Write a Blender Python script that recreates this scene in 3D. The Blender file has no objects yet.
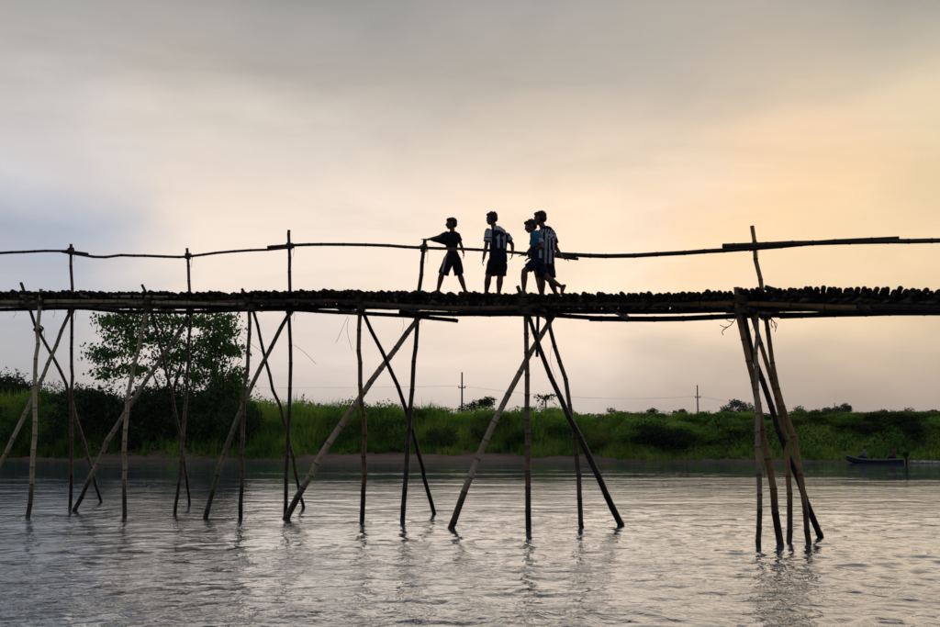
import bpy, bmesh, math, random
import numpy as np
from mathutils import Vector, Matrix, noise as mnoise

random.seed(7); np.random.seed(7)
rng = np.random.default_rng(11)
sc = bpy.context.scene
col = sc.collection
R = math.radians

# ------------------------------------------------------------------ camera
CAMZ, TILT, FPX, CX, CY = 1.5, math.atan(121.5/1100), 1100.0, 470.0, 313.5
cam = bpy.data.cameras.new('camera'); cam_o = bpy.data.objects.new('camera', cam); col.objects.link(cam_o)
cam.sensor_width = 36; cam.lens = FPX/940*36; cam.clip_end = 6000; cam.clip_start = .1
cam_o.location = (0, 0, CAMZ); cam_o.rotation_euler = (R(90)+TILT, 0, 0)
sc.camera = cam_o

def lin(r, g, b):
    f = lambda c: (c/255/12.92) if c/255 <= .04045 else ((c/255+.055)/1.055)**2.4
    return (f(r), f(g), f(b), 1)

# ------------------------------------------------------------------ node helper
class NT:
    def __init__(s, tree): s.t = tree; s.n = tree.nodes; s.l = tree.links
    def node(s, typ, **kw):
        n = s.n.new(typ)
        for k, v in kw.items(): setattr(n, k, v)
        return n
    def put(s, sock, v):
        if isinstance(v, bpy.types.NodeSocket): s.l.new(v, sock)
        else: sock.default_value = v
    def math(s, op, a, b=0.0, c=None, clamp=False):
        n = s.node('ShaderNodeMath', operation=op, use_clamp=clamp)
        s.put(n.inputs[0], a)
        if len(n.inputs) > 1: s.put(n.inputs[1], b)
        if c is not None: s.put(n.inputs[2], c)
        return n.outputs[0]
    def mix(s, f, a, b, blend='MIX'):
        n = s.node('ShaderNodeMix', data_type='RGBA', blend_type=blend)
        s.put(n.inputs[0], f); s.put(n.inputs[6], a); s.put(n.inputs[7], b)
        return n.outputs[2]
    def rng(s, v, a, b, c=0.0, d=1.0, smooth=True):
        n = s.node('ShaderNodeMapRange', interpolation_type='SMOOTHSTEP' if smooth else 'LINEAR')
        for i, q in enumerate((v, a, b, c, d)): s.put(n.inputs[i], q)
        return n.outputs[0]
    def noise(s, vec, scale, detail=3, rough=.5, out=0, dist=0):
        n = s.node('ShaderNodeTexNoise')
        if vec is not None: s.put(n.inputs['Vector'], vec)
        n.inputs['Scale'].default_value = scale; n.inputs['Detail'].default_value = detail
        n.inputs['Roughness'].default_value = rough; n.inputs['Distortion'].default_value = dist
        return n.outputs[out]
    def comb(s, x, y, z):
        n = s.node('ShaderNodeCombineXYZ')
        for i, q in enumerate((x, y, z)): s.put(n.inputs[i], q)
        return n.outputs[0]
    def sep(s, v):
        n = s.node('ShaderNodeSeparateXYZ'); s.put(n.inputs[0], v); return n.outputs
    def ramp(s, v, stops, interp='LINEAR'):
        n = s.node('ShaderNodeValToRGB'); e = n.color_ramp.elements; n.color_ramp.interpolation = interp
        while len(e) < len(stops): e.new(.5)
        for i, (p, c) in enumerate(stops): e[i].position = p; e[i].color = c
        s.put(n.inputs[0], v); return n.outputs[0]
    def vscale(s, v, sx, sy, sz):
        n = s.node('ShaderNodeVectorMath', operation='MULTIPLY'); s.put(n.inputs[0], v); n.inputs[1].default_value = (sx, sy, sz)
        return n.outputs[0]

# ------------------------------------------------------------------ world: veiled evening sky
SUN_AZ, SUN_EL = 17.0, 16.0           # degrees right of the view axis / above the horizon, behind thin cloud
w = bpy.data.worlds.new('World'); sc.world = w; w.use_nodes = True
t = NT(w.node_tree); t.n.clear()
wout = t.node('ShaderNodeOutputWorld'); bg = t.node('ShaderNodeBackground'); bg.inputs[1].default_value = .1
t.l.new(bg.outputs[0], wout.inputs[0])
sky = t.node('ShaderNodeTexSky'); sky.sky_type = 'NISHITA'; sky.sun_disc = False
sky.sun_elevation = R(SUN_EL); sky.sun_rotation = R(SUN_AZ); sky.dust_density = 3; sky.air_density = 1.2
tc = t.node('ShaderNodeTexCoord'); d = t.sep(tc.outputs['Generated'])
az0 = t.math('MULTIPLY', t.math('ARCTAN2', d[0], d[1]), 57.2958)
el0 = t.math('MULTIPLY', t.math('ARCSINE', d[2]), 57.2958)
nv = t.vscale(tc.outputs['Generated'], 1, 1, 2.6)
wn = t.noise(nv, 2.2, 5, .55); wn2 = t.noise(nv, 6.5, 5, .6)
wnx = t.noise(t.vscale(tc.outputs['Generated'], 1, 1, 1.6), 3.1, 4, .5, out=1)
wx = t.sep(wnx)
el = t.math('ADD', el0, t.math('ADD', t.math('MULTIPLY', t.math('SUBTRACT', wn, .5), 7.0), t.math('MULTIPLY', t.math('SUBTRACT', wn2, .5), 2.6)))
el = t.math('MAXIMUM', el, t.math('MINIMUM', el0, 1.0))
az = t.math('ADD', az0, t.math('MULTIPLY', t.math('SUBTRACT', wx[1], .5), 22.0))
elp = t.math('DIVIDE', el, 60.0)
def yel(y): return math.degrees(math.atan((435-y)/1100))
def colm(stops, top=(126, 128, 134)):
    s = sorted([(max(0, yel(y))/60, lin(*c)) for y, c in stops], key=lambda q: q[0])
    s += [(29/60, lin(*top)), (1.0, lin(118, 122, 132))]
    return t.ramp(elp, s)
cA = colm([(0, (154, 154, 152)), (70, (180, 176, 173)), (120, (203, 197, 194)), (180, (205, 203, 206)), (225, (174, 182, 197)), (300, (180, 183, 191)), (350, (177, 177, 180)), (420, (170, 168, 168))])
cB = colm([(0, (159, 158, 155)), (60, (178, 172, 165)), (120, (218, 208, 198)), (200, (243, 227, 213)), (290, (240, 225, 212)), (350, (215, 206, 202)), (420, (192, 184, 180))])
cC = colm([(0, (166, 163, 158)), (70, (180, 172, 163)), (130, (216, 200, 182)), (200, (250, 226, 202)), (290, (255, 233, 209)), (355, (253, 231, 211)), (390, (232, 216, 204)), (430, (196, 186, 180))])
cD = colm([(0, (170, 163, 154)), (80, (193, 180, 163)), (120, (226, 200, 172)), (190, (248, 214, 174)), (260, (254, 223, 182)), (310, (252, 225, 193)), (360, (216, 198, 180)), (425, (176, 165, 160))])
cE = colm([(0, (158, 155, 150)), (60, (188, 180, 164)), (110, (216, 200, 172)), (200, (232, 208, 170)), (280, (232, 206, 168)), (340, (198, 180, 160)), (400, (168, 156, 148)), (430, (160, 150, 145))])
cK = t.ramp(elp, [(0, lin(150, 152, 158)), (.25, lin(146, 149, 157)), (1, lin(122, 126, 136))])
c = t.mix(t.rng(az, -21, -13.5), cA, cB)
c = t.mix(t.rng(az, -11, 5), c, cC)
c = t.mix(t.rng(az, 6, 14), c, cD)
c = t.mix(t.rng(az, 14.5, 23), c, cE)
away = t.rng(t.math('ABSOLUTE', t.math('SUBTRACT', az0, 3)), 30, 95)
c = t.mix(away, c, cK)
rotv = t.node('ShaderNodeMapping'); t.put(rotv.inputs['Vector'], tc.outputs['Generated']); rotv.inputs['Rotation'].default_value = (0, R(16), 0); rotv.inputs['Scale'].default_value = (1.2, 1.2, 5.5)
mott = t.math('ADD', .905, t.math('ADD', t.math('MULTIPLY', t.noise(nv, 9, 4, .6), .06), t.math('MULTIPLY', t.rng(t.noise(rotv.outputs[0], 2.0, 6, .55, dist=.7), .36, .60), .12)))
c = t.mix(1.0, c, t.comb(mott, mott, mott), 'MULTIPLY')
c10 = t.node('ShaderNodeVectorMath', operation='SCALE'); t.put(c10.inputs[0], c); c10.inputs['Scale'].default_value = 10.0
skyc = t.mix(.988, sky.outputs[0], c10.outputs[0])
t.l.new(skyc, bg.inputs[0])

sun = bpy.data.lights.new('sun', 'SUN'); sun.energy = .5; sun.angle = R(70); sun.color = (1, .92, .82)
sun_o = bpy.data.objects.new('sun', sun); col.objects.link(sun_o)
sd = Vector((math.sin(R(SUN_AZ))*math.cos(R(SUN_EL)), math.cos(R(SUN_AZ))*math.cos(R(SUN_EL)), math.sin(R(SUN_EL))))
sun_o.rotation_euler = sd.to_track_quat('Z', 'Y').to_euler()

sc.view_settings.view_transform = 'Standard'; sc.view_settings.look = 'None'
sc.view_settings.exposure = 0; sc.view_settings.gamma = 1
try: sc.cycles.max_bounces = 8; sc.cycles.volume_bounces = 0; sc.cycles.transparent_max_bounces = 8
except Exception: pass

# ------------------------------------------------------------------ measuring helpers (photo measurements -> metres in the place)
def ray(px, py):
    x = (px-CX)/FPX; y = (CY-py)/FPX
    return Vector((x, math.cos(TILT)-y*math.sin(TILT), math.sin(TILT)+y*math.cos(TILT)))
def at_depth(px, py, Y):
    r = ray(px, py); return Vector((r.x*Y/r.y, Y, CAMZ+r.z*Y/r.y))
def on_water(px, py):
    r = ray(px, py); k = -CAMZ/r.z; return Vector((r.x*k, r.y*k, 0))
NL = [(-16, 22.5), (-13, 21.9), (-8.9, 20.8), (-6.5, 20.1), (-4.1, 19.3), (-1.9, 18.4), (.9, 16.9), (3.9, 14.9), (7, 12.9), (9, 11.6)]
NLx = [a for a, b in NL]; NLy = [b for a, b in NL]
OFF = Vector((.55, 1.12, 0))
def Yline(X, k): return float(np.interp(X-OFF.x*k, NLx, NLy))+OFF.y*k
def on_line(px, py, k=0.0, dy=0.0):      # k: 0 = near edge of the deck, 1 = far edge
    r = ray(px, py); Y = 17.0
    for _ in range(30):
        Y = .5*Y+.5*(Yline(r.x*Y/r.y, k)+dy)
    return at_depth(px, py, Y)
_top = [(-80, 291), (0, 291), (120, 291.5), (240, 292), (330, 290), (400, 291), (450, 293), (560, 293.5), (680, 293), (740, 289), (840, 287), (940, 289.5), (1060, 291)]
_tp = [on_line(x, y) for x, y in _top]
_tx = [p.x for p in _tp]; _tz = [p.z for p in _tp]
def deck_z(X): return float(np.interp(X, _tx, _tz))

# ------------------------------------------------------------------ mesh builder
class MB:
    def __init__(s): s.v = []; s.f = []; s.a = []; s.mi = []
    def add(s, vs, fs, att=0.0, mi=0):
        b = len(s.v); s.v += [tuple(v) for v in vs]; s.f += [tuple(i+b for i in f) for f in fs]
        s.a += att if isinstance(att, list) else [att]*len(vs)
        s.mi += [mi]*len(fs)
    def rings(s, rings, cap=True, att=None):
        n = len(rings[0]); vs = [v for r in rings for v in r]; fs = []
        for i in range(len(rings)-1):
            for j in range(n):
                k = (j+1) % n
                fs.append((i*n+j, i*n+k, (i+1)*n+k, (i+1)*n+j))
        if cap: fs.append(tuple(reversed(range(n)))); fs.append(tuple((len(rings)-1)*n+j for j in range(n)))
        a = [0.0]*len(vs) if att is None else [q for q in att for _ in range(n)]
        s.add(vs, fs, a)
    def tube(s, pts, rad, sides=8, cap=True, att=None, squash=1.0):
        pts = [Vector(p) for p in pts]
        if not isinstance(rad, (list, tuple)): rad = [rad]*len(pts)
        ref = None; rr = []
        for i, p in enumerate(pts):
            d = (pts[min(i+1, len(pts)-1)]-pts[max(i-1, 0)]).normalized()
            if ref is None:
                ref = d.orthogonal().normalized()
            ref = (ref-d*ref.dot(d)).normalized(); b = d.cross(ref)
            rr.append([p+(ref*math.cos(2*math.pi*j/sides)+b*math.sin(2*math.pi*j/sides)*squash)*rad[i] for j in range(sides)])
        s.rings(rr, cap, att)
    def box(s, c, sx, sy, sz, m=None, mi=0):
        vs = [Vector(((i & 1)-.5, ((i >> 1) & 1)-.5, ((i >> 2) & 1)-.5)) for i in range(8)]
        vs = [Vector((v.x*sx, v.y*sy, v.z*sz)) for v in vs]
        if m is not None: vs = [m @ v for v in vs]
        s.add([v+Vector(c) for v in vs], [(0, 2, 3, 1), (4, 5, 7, 6), (0, 1, 5, 4), (2, 6, 7, 3), (0, 4, 6, 2), (1, 3, 7, 5)], 0.0, mi)
    def ball(s, c, rx, ry, rz, m=None, seg=16, rg=10):
        c = Vector(c); vs = []; fs = []
        for i in range(1, rg):
            th = math.pi*i/rg
            for j in range(seg):
                ph = 2*math.pi*j/seg
                vs.append(Vector((rx*math.sin(th)*math.cos(ph), ry*math.sin(th)*math.sin(ph), rz*math.cos(th))))
        vs += [Vector((0, 0, rz)), Vector((0, 0, -rz))]
        T, B = len(vs)-2, len(vs)-1
        for i in range(rg-2):
            for j in range(seg):
                k = (j+1) % seg; fs.append((i*seg+j, (i+1)*seg+j, (i+1)*seg+k, i*seg+k))
        for j in range(seg):
            k = (j+1) % seg; fs.append((T, j, k)); fs.append((B, (rg-2)*seg+k, (rg-2)*seg+j))
        if m is not None: vs = [m @ v for v in vs]
        s.add([c+v for v in vs], fs)
    def mesh(s, name, mats, smooth=True, origin=None):
        if origin is None:
            a = np.array(s.v); o = (a.max(0)+a.min(0))/2
            origin = Vector(o)
        vs = [(v[0]-origin[0], v[1]-origin[1], v[2]-origin[2]) for v in s.v]
        me = bpy.data.meshes.new(name); me.from_pydata(vs, [], s.f)
        for m in (mats if isinstance(mats, (list, tuple)) else [mats]): me.materials.append(m)
        if any(s.mi): me.polygons.foreach_set('material_index', s.mi)
        if smooth: me.polygons.foreach_set('use_smooth', [True]*len(s.f))
        if any(s.a):
            at = me.attributes.new('knot', 'FLOAT', 'POINT'); at.data.foreach_set('value', s.a)
        me.update()
        return me, Vector(origin)
    def build(s, name, mats, parent=None, smooth=True, origin=None):
        me, o = s.mesh(name, mats, smooth, origin)
        return place(name, me, o, parent)

def wloc(o):
    p = Vector(o.location)
    while o.parent: o = o.parent; p += Vector(o.location)
    return p
def place(name, me, o, parent=None):
    ob = bpy.data.objects.new(name, me); col.objects.link(ob)
    if parent is not None:
        ob.parent = parent; ob.location = o-wloc(parent)
    else: ob.location = o
    return ob
def tag(o, label=None, cat=None, group=None, kind=None):
    if label: o['label'] = label
    if cat: o['category'] = cat
    if group: o['group'] = group
    if kind: o['kind'] = kind
    return o
def empty(name, loc):
    o = bpy.data.objects.new(name, None); col.objects.link(o); o.location = loc; o.empty_display_size = .3; return o

def np_mesh(name, V, F, mats, col_att=None, smooth=False):
    """V (n,3), F (m,k) arrays"""
    me = bpy.data.meshes.new(name)
    V = np.ascontiguousarray(V, dtype=np.float32); n = len(V); m, k = F.shape
    me.vertices.add(n); me.vertices.foreach_set('co', V.ravel())
    me.loops.add(m*k); me.loops.foreach_set('vertex_index', F.astype(np.int32).ravel())
    me.polygons.add(m); me.polygons.foreach_set('loop_start', np.arange(0, m*k, k, dtype=np.int32))
    me.polygons.foreach_set('loop_total', np.full(m, k, dtype=np.int32))
    if smooth: me.polygons.foreach_set('use_smooth', np.ones(m, dtype=bool))
    me.update(calc_edges=True)
    if col_att is not None:
        at = me.attributes.new('tint', 'FLOAT', 'POINT'); at.data.foreach_set('value', np.ascontiguousarray(col_att, dtype=np.float32))
    for q in (mats if isinstance(mats, (list, tuple)) else [mats]): me.materials.append(q)
    me.validate(); return me

# ------------------------------------------------------------------ materials
def mat(name):
    m = bpy.data.materials.new(name); m.use_nodes = True; t = NT(m.node_tree)
    return m, t, m.node_tree.nodes['Principled BSDF']
def simple(name, c, rough=.7, var=.25, scale=8, spec=.3):
    m, t, p = mat(name)
    tcn = t.node('ShaderNodeTexCoord')
    n = t.noise(tcn.outputs['Object'], scale, 4, .6)
    k = t.rng(n, .25, .75, 1-var, 1+var, False)
    v = t.node('ShaderNodeVectorMath', operation='SCALE'); v.inputs[0].default_value = c[:3]; t.put(v.inputs['Scale'], k)
    t.l.new(v.outputs[0], p.inputs['Base Color']); p.inputs['Roughness'].default_value = rough
    p.inputs['Specular IOR Level'].default_value = spec
    return m

def bamboo(name, c1, c2, green=0.0, rough=.55):
    m, t, p = mat(name)
    tcn = t.node('ShaderNodeTexCoord'); geo = t.node('ShaderNodeNewGeometry')
    oi = t.node('ShaderNodeObjectInfo')
    ob = t.node('ShaderNodeVectorMath', operation='ADD'); t.put(ob.inputs[0], geo.outputs['Position']); t.put(ob.inputs[1], t.comb(t.math('MULTIPLY', oi.outputs['Random'], 37.0), 0.0, 0.0))
    n1 = t.noise(ob.outputs[0], 2.6, 5, .65); n2 = t.noise(ob.outputs[0], 19, 4, .7)
    c = t.mix(t.rng(n1, .36, .64), c1, c2)
    sc_ = t.math('ADD', .72, t.math('MULTIPLY', oi.outputs['Random'], .5))
    c = t.mix(1.0, c, t.comb(sc_, sc_, sc_), 'MULTIPLY')
    c = t.mix(t.math('MULTIPLY', t.rng(n2, .52, .72), .75), c, (.035, .028, .02, 1))           # mould and weather stains
    if green: c = t.mix(t.math('MULTIPLY', t.rng(n1, .42, .6), green), c, (.055, .085, .022, 1))
    at = t.node('ShaderNodeAttribute'); at.attribute_name = 'knot'
    c = t.mix(t.math('MULTIPLY', at.outputs['Fac'], .85), c, (.018, .013, .009, 1))
    z = t.sep(geo.outputs['Position'])[2]
    wet = t.rng(t.math('ADD', z, t.math('MULTIPLY', t.math('SUBTRACT', n1, .5), .9)), .42, .80, 1.0, 0.0)   # wet, silted foot of the pole
    c = t.mix(t.math('MULTIPLY', wet, .9), c, (.012, .010, .008, 1))
    t.l.new(c, p.inputs['Base Color'])
    r = t.math('SUBTRACT', rough, t.math('MULTIPLY', wet, .25)); t.l.new(r, p.inputs['Roughness'])
    p.inputs['Specular IOR Level'].default_value = .25
    b = t.node('ShaderNodeBump'); b.inputs['Strength'].default_value = .25; b.inputs['Distance'].default_value = .01
    t.l.new(n2, b.inputs['Height']); t.l.new(b.outputs[0], p.inputs['Normal'])
    return m
B_PALE = bamboo('bamboo_weathered_pale', (.44, .36, .24, 1), (.27, .21, .13, 1))
B_BROWN = bamboo('bamboo_brown', (.16, .105, .065, 1), (.075, .05, .034, 1))
B_ORANGE = bamboo('bamboo_ochre', (.30, .16, .06, 1), (.14, .085, .04, 1))
B_TAN = bamboo('bamboo_tan', (.30, .22, .145, 1), (.15, .115, .075, 1))
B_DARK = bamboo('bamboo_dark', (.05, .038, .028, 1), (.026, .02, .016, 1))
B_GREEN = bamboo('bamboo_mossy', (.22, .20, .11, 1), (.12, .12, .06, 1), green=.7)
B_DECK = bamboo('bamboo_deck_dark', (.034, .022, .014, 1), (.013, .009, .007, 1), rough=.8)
M_LASH = simple('lashing_fibre', (.07, .052, .035), .9)
SKIN = simple('skin', (.085, .040, .024), .55, .12, 6, .35)
HAIR = simple('black_hair', (.006, .005, .005), .6, .3, 30, .3)
BLACKCLOTH = simple('black_cloth', (.010, .010, .013), .9, .3, 14, .1)
NAVY = simple('navy_cloth', (.009, .010, .028), .9, .3, 14, .1)
ROYAL = simple('royal_blue_cloth', (.03, .035, .20), .9, .2, 14, .1)
WHITE = simple('pale_cloth', (.36, .36, .42), .9, .25, 14, .1)
TEAL = simple('teal_cloth', (.02, .12, .20), .9, .2, 14, .1)
GREYBLUE = simple('grey_blue_cloth', (.15, .18, .23), .9, .2, 14, .1)
EYE = simple('eye_white', (.45, .43, .4), .3, .05)

def leafmat(name, c1, c2, c3, trans=.45, usetint=True):
    m, t, p = mat(name); t.n.remove(p)
    out = [n for n in t.n if n.type == 'OUTPUT_MATERIAL'][0]
    oi = t.node('ShaderNodeObjectInfo'); at = t.node('ShaderNodeAttribute'); at.attribute_name = 'tint'
    geo = t.node('ShaderNodeNewGeometry')
    n = t.noise(geo.outputs['Position'], .42, 5, .6)
    f = t.math('ADD', t.math('MULTIPLY', at.outputs['Fac'], .6), t.math('ADD', t.math('MULTIPLY', n, 1.9), t.math('MULTIPLY', oi.outputs['Random'], .3)))
    c = t.ramp(t.math('SUBTRACT', f, .80), [(.1, c1), (.5, c2), (.9, c3)])
    df = t.node('ShaderNodeBsdfDiffuse'); tr = t.node('ShaderNodeBsdfTranslucent'); gl = t.node('ShaderNodeBsdfGlossy')
    gl.inputs['Roughness'].default_value = .5; gl.inputs['Color'].default_value = (.5, .5, .5, 1)
    t.l.new(c, df.inputs[0])
    c2_ = t.mix(1.0, c, (1.2, 1.45, .5, 1), 'MULTIPLY'); t.l.new(c2_, tr.inputs[0])
    mx = t.node('ShaderNodeMixShader'); mx.inputs[0].default_value = trans
    t.l.new(df.outputs[0], mx.inputs[1]); t.l.new(tr.outputs[0], mx.inputs[2])
    m2 = t.node('ShaderNodeMixShader'); m2.inputs[0].default_value = .04
    t.l.new(mx.outputs[0], m2.inputs[1]); t.l.new(gl.outputs[0], m2.inputs[2])
    t.l.new(m2.outputs[0], out.inputs[0])
    return m
L_GRASS = leafmat('grass_blades', (.012, .038, .007, 1), (.14, .29, .035, 1), (.38, .44, .09, 1), .5)
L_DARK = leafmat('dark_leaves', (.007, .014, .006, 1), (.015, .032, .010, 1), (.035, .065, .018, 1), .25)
L_TREE = leafmat('tree_leaves', (.009, .026, .007, 1), (.035, .09, .016, 1), (.09, .18, .03, 1), .4)
L_MID = leafmat('shrub_leaves', (.010, .034, .007, 1), (.10, .22, .03, 1), (.27, .38, .07, 1), .45)
L_OLIVE = leafmat('olive_leaves', (.018, .036, .008, 1), (.085, .13, .024, 1), (.20, .22, .05, 1), .45)
L_FAR = leafmat('far_tree_leaves', (.02, .035, .014, 1), (.035, .055, .02, 1), (.05, .07, .028, 1), .3)
BARK = simple('bark', (.05, .038, .028), .9, .35, 5)
UPOLE = simple('weathered_post', (.06, .055, .05), .9)
WIRE = simple('cable', (.04, .04, .045), .6)

# ------------------------------------------------------------------ ground: one sheet, river bed and banks
def smooth(a, b, x):
    t_ = np.clip((x-a)/(b-a), 0, 1); return t_*t_*(3-2*t_)
_ph = rng.uniform(0, 6.28, 40)
def wob(x, y, s, k=0):
    return (np.sin(x*s*.9+_ph[k])+np.sin(y*s*1.1+_ph[k+1])+np.sin((x+y)*s*.63+_ph[k+2])+np.sin((x-y)*s*1.37+_ph[k+3]))/4
def bankY(X):
    X = np.asarray(X, dtype=float)
    return 64.3-.11*np.clip(X, -60, 80)+.9*np.sin(X*.13+.6)+.5*np.sin(X*.37)+.25*np.sin(X*.9+1)
def shore(X):      # width of bare mud before the growth starts
    X = np.asarray(X, float); return .15+2.7*smooth(-11, -8, X)*(1-smooth(6.5, 10, X))*(1-.45*smooth(0, 4, X))+(.25+.35*smooth(-11, -8, X)*(1-smooth(8, 11, X)))*(.9*np.sin(X*1.1)+.6*np.sin(X*2.7+1))+1.2*np.exp(-((X+20.5)/2.6)**2)
def ground_z(X, Y):
    X = np.asarray(X, float); Y = np.asarray(Y, float)
    s = Y-bankY(X)                                            # metres inland from the waterline
    z = -2.2+2.2*smooth(-14, 0, s)+.0*s
    beach = .125*np.clip(s, 0, np.minimum(4.8, shore(X)+.8))+.02*wob(X, Y, 2.0, 4)*smooth(0, 2, s)
    sh_ = shore(X); rise = (2.2-.125*np.minimum(4.8, sh_+.8))*smooth(0, 5.4, s-sh_+.5*wob(X, Y, .5, 8))
    z = np.where(s > 0, beach+rise+.12*wob(X, Y, .25, 12)*smooth(5, 15, s)+.05*wob(X, Y, 1.5, 16)*smooth(2, 6, s), z)
    nb = smooth(-42, -50, Y)                                    # bank behind the camera
    return z*(1-nb)+1.6*nb
gx = np.concatenate([np.array([-2000, -1200, -700, -400, -250, -160, -110, -80]), np.arange(-60, 66, .7), np.array([80, 110, 160, 250, 400, 700, 1200, 2000])])
gy = np.concatenate([np.array([-1500, -600, -200, -90, -60, -50, -46, -42, -30, 0, 30, 44, 50]), np.arange(54, 86, .45), np.array([88, 92, 98, 108, 125, 150, 200, 300, 500, 900, 1500, 2200])])
GX, GY = np.meshgrid(gx, gy); GZ = ground_z(GX, GY)
def grid_faces(nx, ny):
    i = np.arange(nx-1); j = np.arange(ny-1); I, J = np.meshgrid(i, j); a = (J*nx+I).ravel()
    return np.stack([a, a+1, a+nx+1, a+nx], 1)
gm, t, p = mat('bank_soil')
geo = t.node('ShaderNodeNewGeometry'); z = t.sep(geo.outputs['Position'])[2]
n1 = t.noise(geo.outputs['Position'], .8, 5, .6); n2 = t.noise(geo.outputs['Position'], 6, 5, .65)
sand = t.mix(t.rng(n1, .35, .65), (.25, .165, .115, 1), (.16, .10, .07, 1))
sand = t.mix(t.math('MULTIPLY', t.rng(n2, .5, .7), .5), sand, (.07, .05, .035, 1))
wet = t.rng(z, .0, .10, 1.0, 0.0)
sand = t.mix(t.math('MULTIPLY', wet, .6), sand, (.05, .035, .027, 1))
turf = t.mix(t.rng(n2, .4, .6), (.03, .045, .014, 1), (.05, .04, .022, 1))
c = t.mix(t.rng(t.math('ADD', z, t.math('MULTIPLY', n1, .5)), .72, 1.0), sand, turf)
t.l.new(c, p.inputs['Base Color']); p.inputs['Roughness'].default_value = .85
b = t.node('ShaderNodeBump'); b.inputs['Strength'].default_value = .6; b.inputs['Distance'].default_value = .08
t.l.new(n2, b.inputs['Height']); t.l.new(b.outputs[0], p.inputs['Normal'])
me = np_mesh('ground', np.stack([GX.ravel(), GY.ravel(), GZ.ravel()], 1), grid_faces(len(gx), len(gy)), gm, smooth=True)
tag(place('ground', me, Vector((0, 0, 0))), kind='structure')

# ------------------------------------------------------------------ river
FEET_XY = [tuple(on_water(x, y))[:2] for x, y in ((101, 502), (27.5, 517), (71, 507), (190, 504), (124, 517), (75, 511), (175, 513), (303.5, 508), (241.5, 519), (206, 518), (285, 517), (434, 514), (362, 521),
           (285, 519), (403, 521), (621, 525), (528, 532), (451, 528), (583, 528), (780, 545), (759, 547), (821, 537), (788.5, 542), (808.5, 543))]
wm, t, p = mat('river_water')
geo = t.node('ShaderNodeNewGeometry'); P = geo.outputs['Position']
patch = t.noise(t.vscale(P, .22, .5, 1), 1.0, 3, .5)
a1 = t.noise(t.vscale(P, 3.0, 2.2, 1), 1.0, 4, .6, dist=.5)
a2 = t.noise(t.vscale(P, 8, 7, 1), 1.0, 3, .6, dist=.4)
a3 = t.noise(t.vscale(P, .9, .9, 1), 1.0, 3, .5)
h = t.math('ADD', t.math('MULTIPLY', a1, .085), t.math('ADD', t.math('MULTIPLY', a2, .020), t.math('MULTIPLY', a3, .05)))
h = t.math('MULTIPLY', h, t.rng(patch, .35, .62, .45, 1.15))
lee = t.rng(t.math('ADD', t.sep(P)[1], t.math('MULTIPLY', t.math('SUBTRACT', patch, .5), 22.0)), 16, 46, 1.0, .12)     # sheltered water under the far bank
streak = t.noise(t.vscale(P, .07, .36, 1), 1.0, 3, .6)
lee = t.math('ADD', lee, t.math('MULTIPLY', t.rng(streak, .46, .64), .34))
h = t.math('MULTIPLY', h, lee)
b = t.node('ShaderNodeBump'); b.inputs['Strength'].default_value = .40; b.inputs['Distance'].default_value = 1.0
t.l.new(h, b.inputs['Height']); t.l.new(b.outputs[0], p.inputs['Normal'])
p.inputs['Base Color'].default_value = (.055, .082, .118, 1); p.inputs['Roughness'].default_value = .05; p.inputs['IOR'].default_value = 1.333
wy = [6.0]
while wy[-1] < 76: wy.append(wy[-1]+.022*(wy[-1]/8)**1.7)
wy = np.concatenate([np.array([-47, -40, -25, -12, -5, 0, 3, 4.5, 5.4]), np.array(wy)])
wx = [0.0]
while wx[-1] < 34: wx.append(wx[-1]+.026*(1+max(0, wx[-1]-4.5)*.11))
wx = np.array(wx); wx = np.concatenate([-wx[:0:-1], wx])
wx = np.concatenate([np.array([-1900, -900, -400, -150, -60]), wx, np.array([60, 150, 400, 900, 1900])])
WX, WY = np.meshgrid(wx, wy); WZ = np.zeros_like(WX)
spac = np.gradient(wy)[:, None]*np.ones_like(WX)
for i in range(95):
    L = .15*(8.0**rng.random()); th = rng.uniform(.15, 3.0); k = 2*math.pi/L
    kx, ky = math.cos(th)*k, math.sin(th)*k
    amp = .0044*L*min(1.05, .45/L)
    ph = rng.uniform(0, 6.28)
    m_ = .5+.5*np.sin(WX*rng.uniform(.2, .6)+WY*rng.uniform(-.5, .5)+rng.uniform(0, 6.28))
    fade = np.clip((L/np.maximum(spac, 1e-3)-2.2)/3, 0, 1)
    WZ += amp*m_*fade*np.sin(WX*kx+WY*ky+ph+.6*np.sin(WX*k*.13+WY*k*.09+ph))
big = .6+.6*smooth(-.3, .5, wob(WX, WY, .35, 20))
edge = (np.abs(WX) < 33) & (WY > 6.2) & (WY < 70)
WZ = np.where(edge, WZ*big*(1-.25*smooth(10, 17, WY))*(1-.8*smooth(17, 42, WY)), 0)
for (fx, fy) in FEET_XY:                    # rings and a short wake where the current meets each pole
    r_ = np.hypot(WX-fx, (WY-fy)); dn_ = np.clip(WX-fx, 0, None)
    WZ = WZ+.0045*np.exp(-r_/.28)*np.cos(r_*2*math.pi/.13)+.004*np.exp(-dn_/.7)*(dn_ > 0)*np.exp(-((np.abs(WY-fy)-.35*dn_-.04)/.06)**2)
me = np_mesh('river', np.stack([WX.ravel(), WY.ravel(), WZ.ravel()], 1), grid_faces(len(wx), len(wy)), wm, smooth=True)
tag(place('river', me, Vector((0, 0, 0))), kind='structure')

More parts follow.
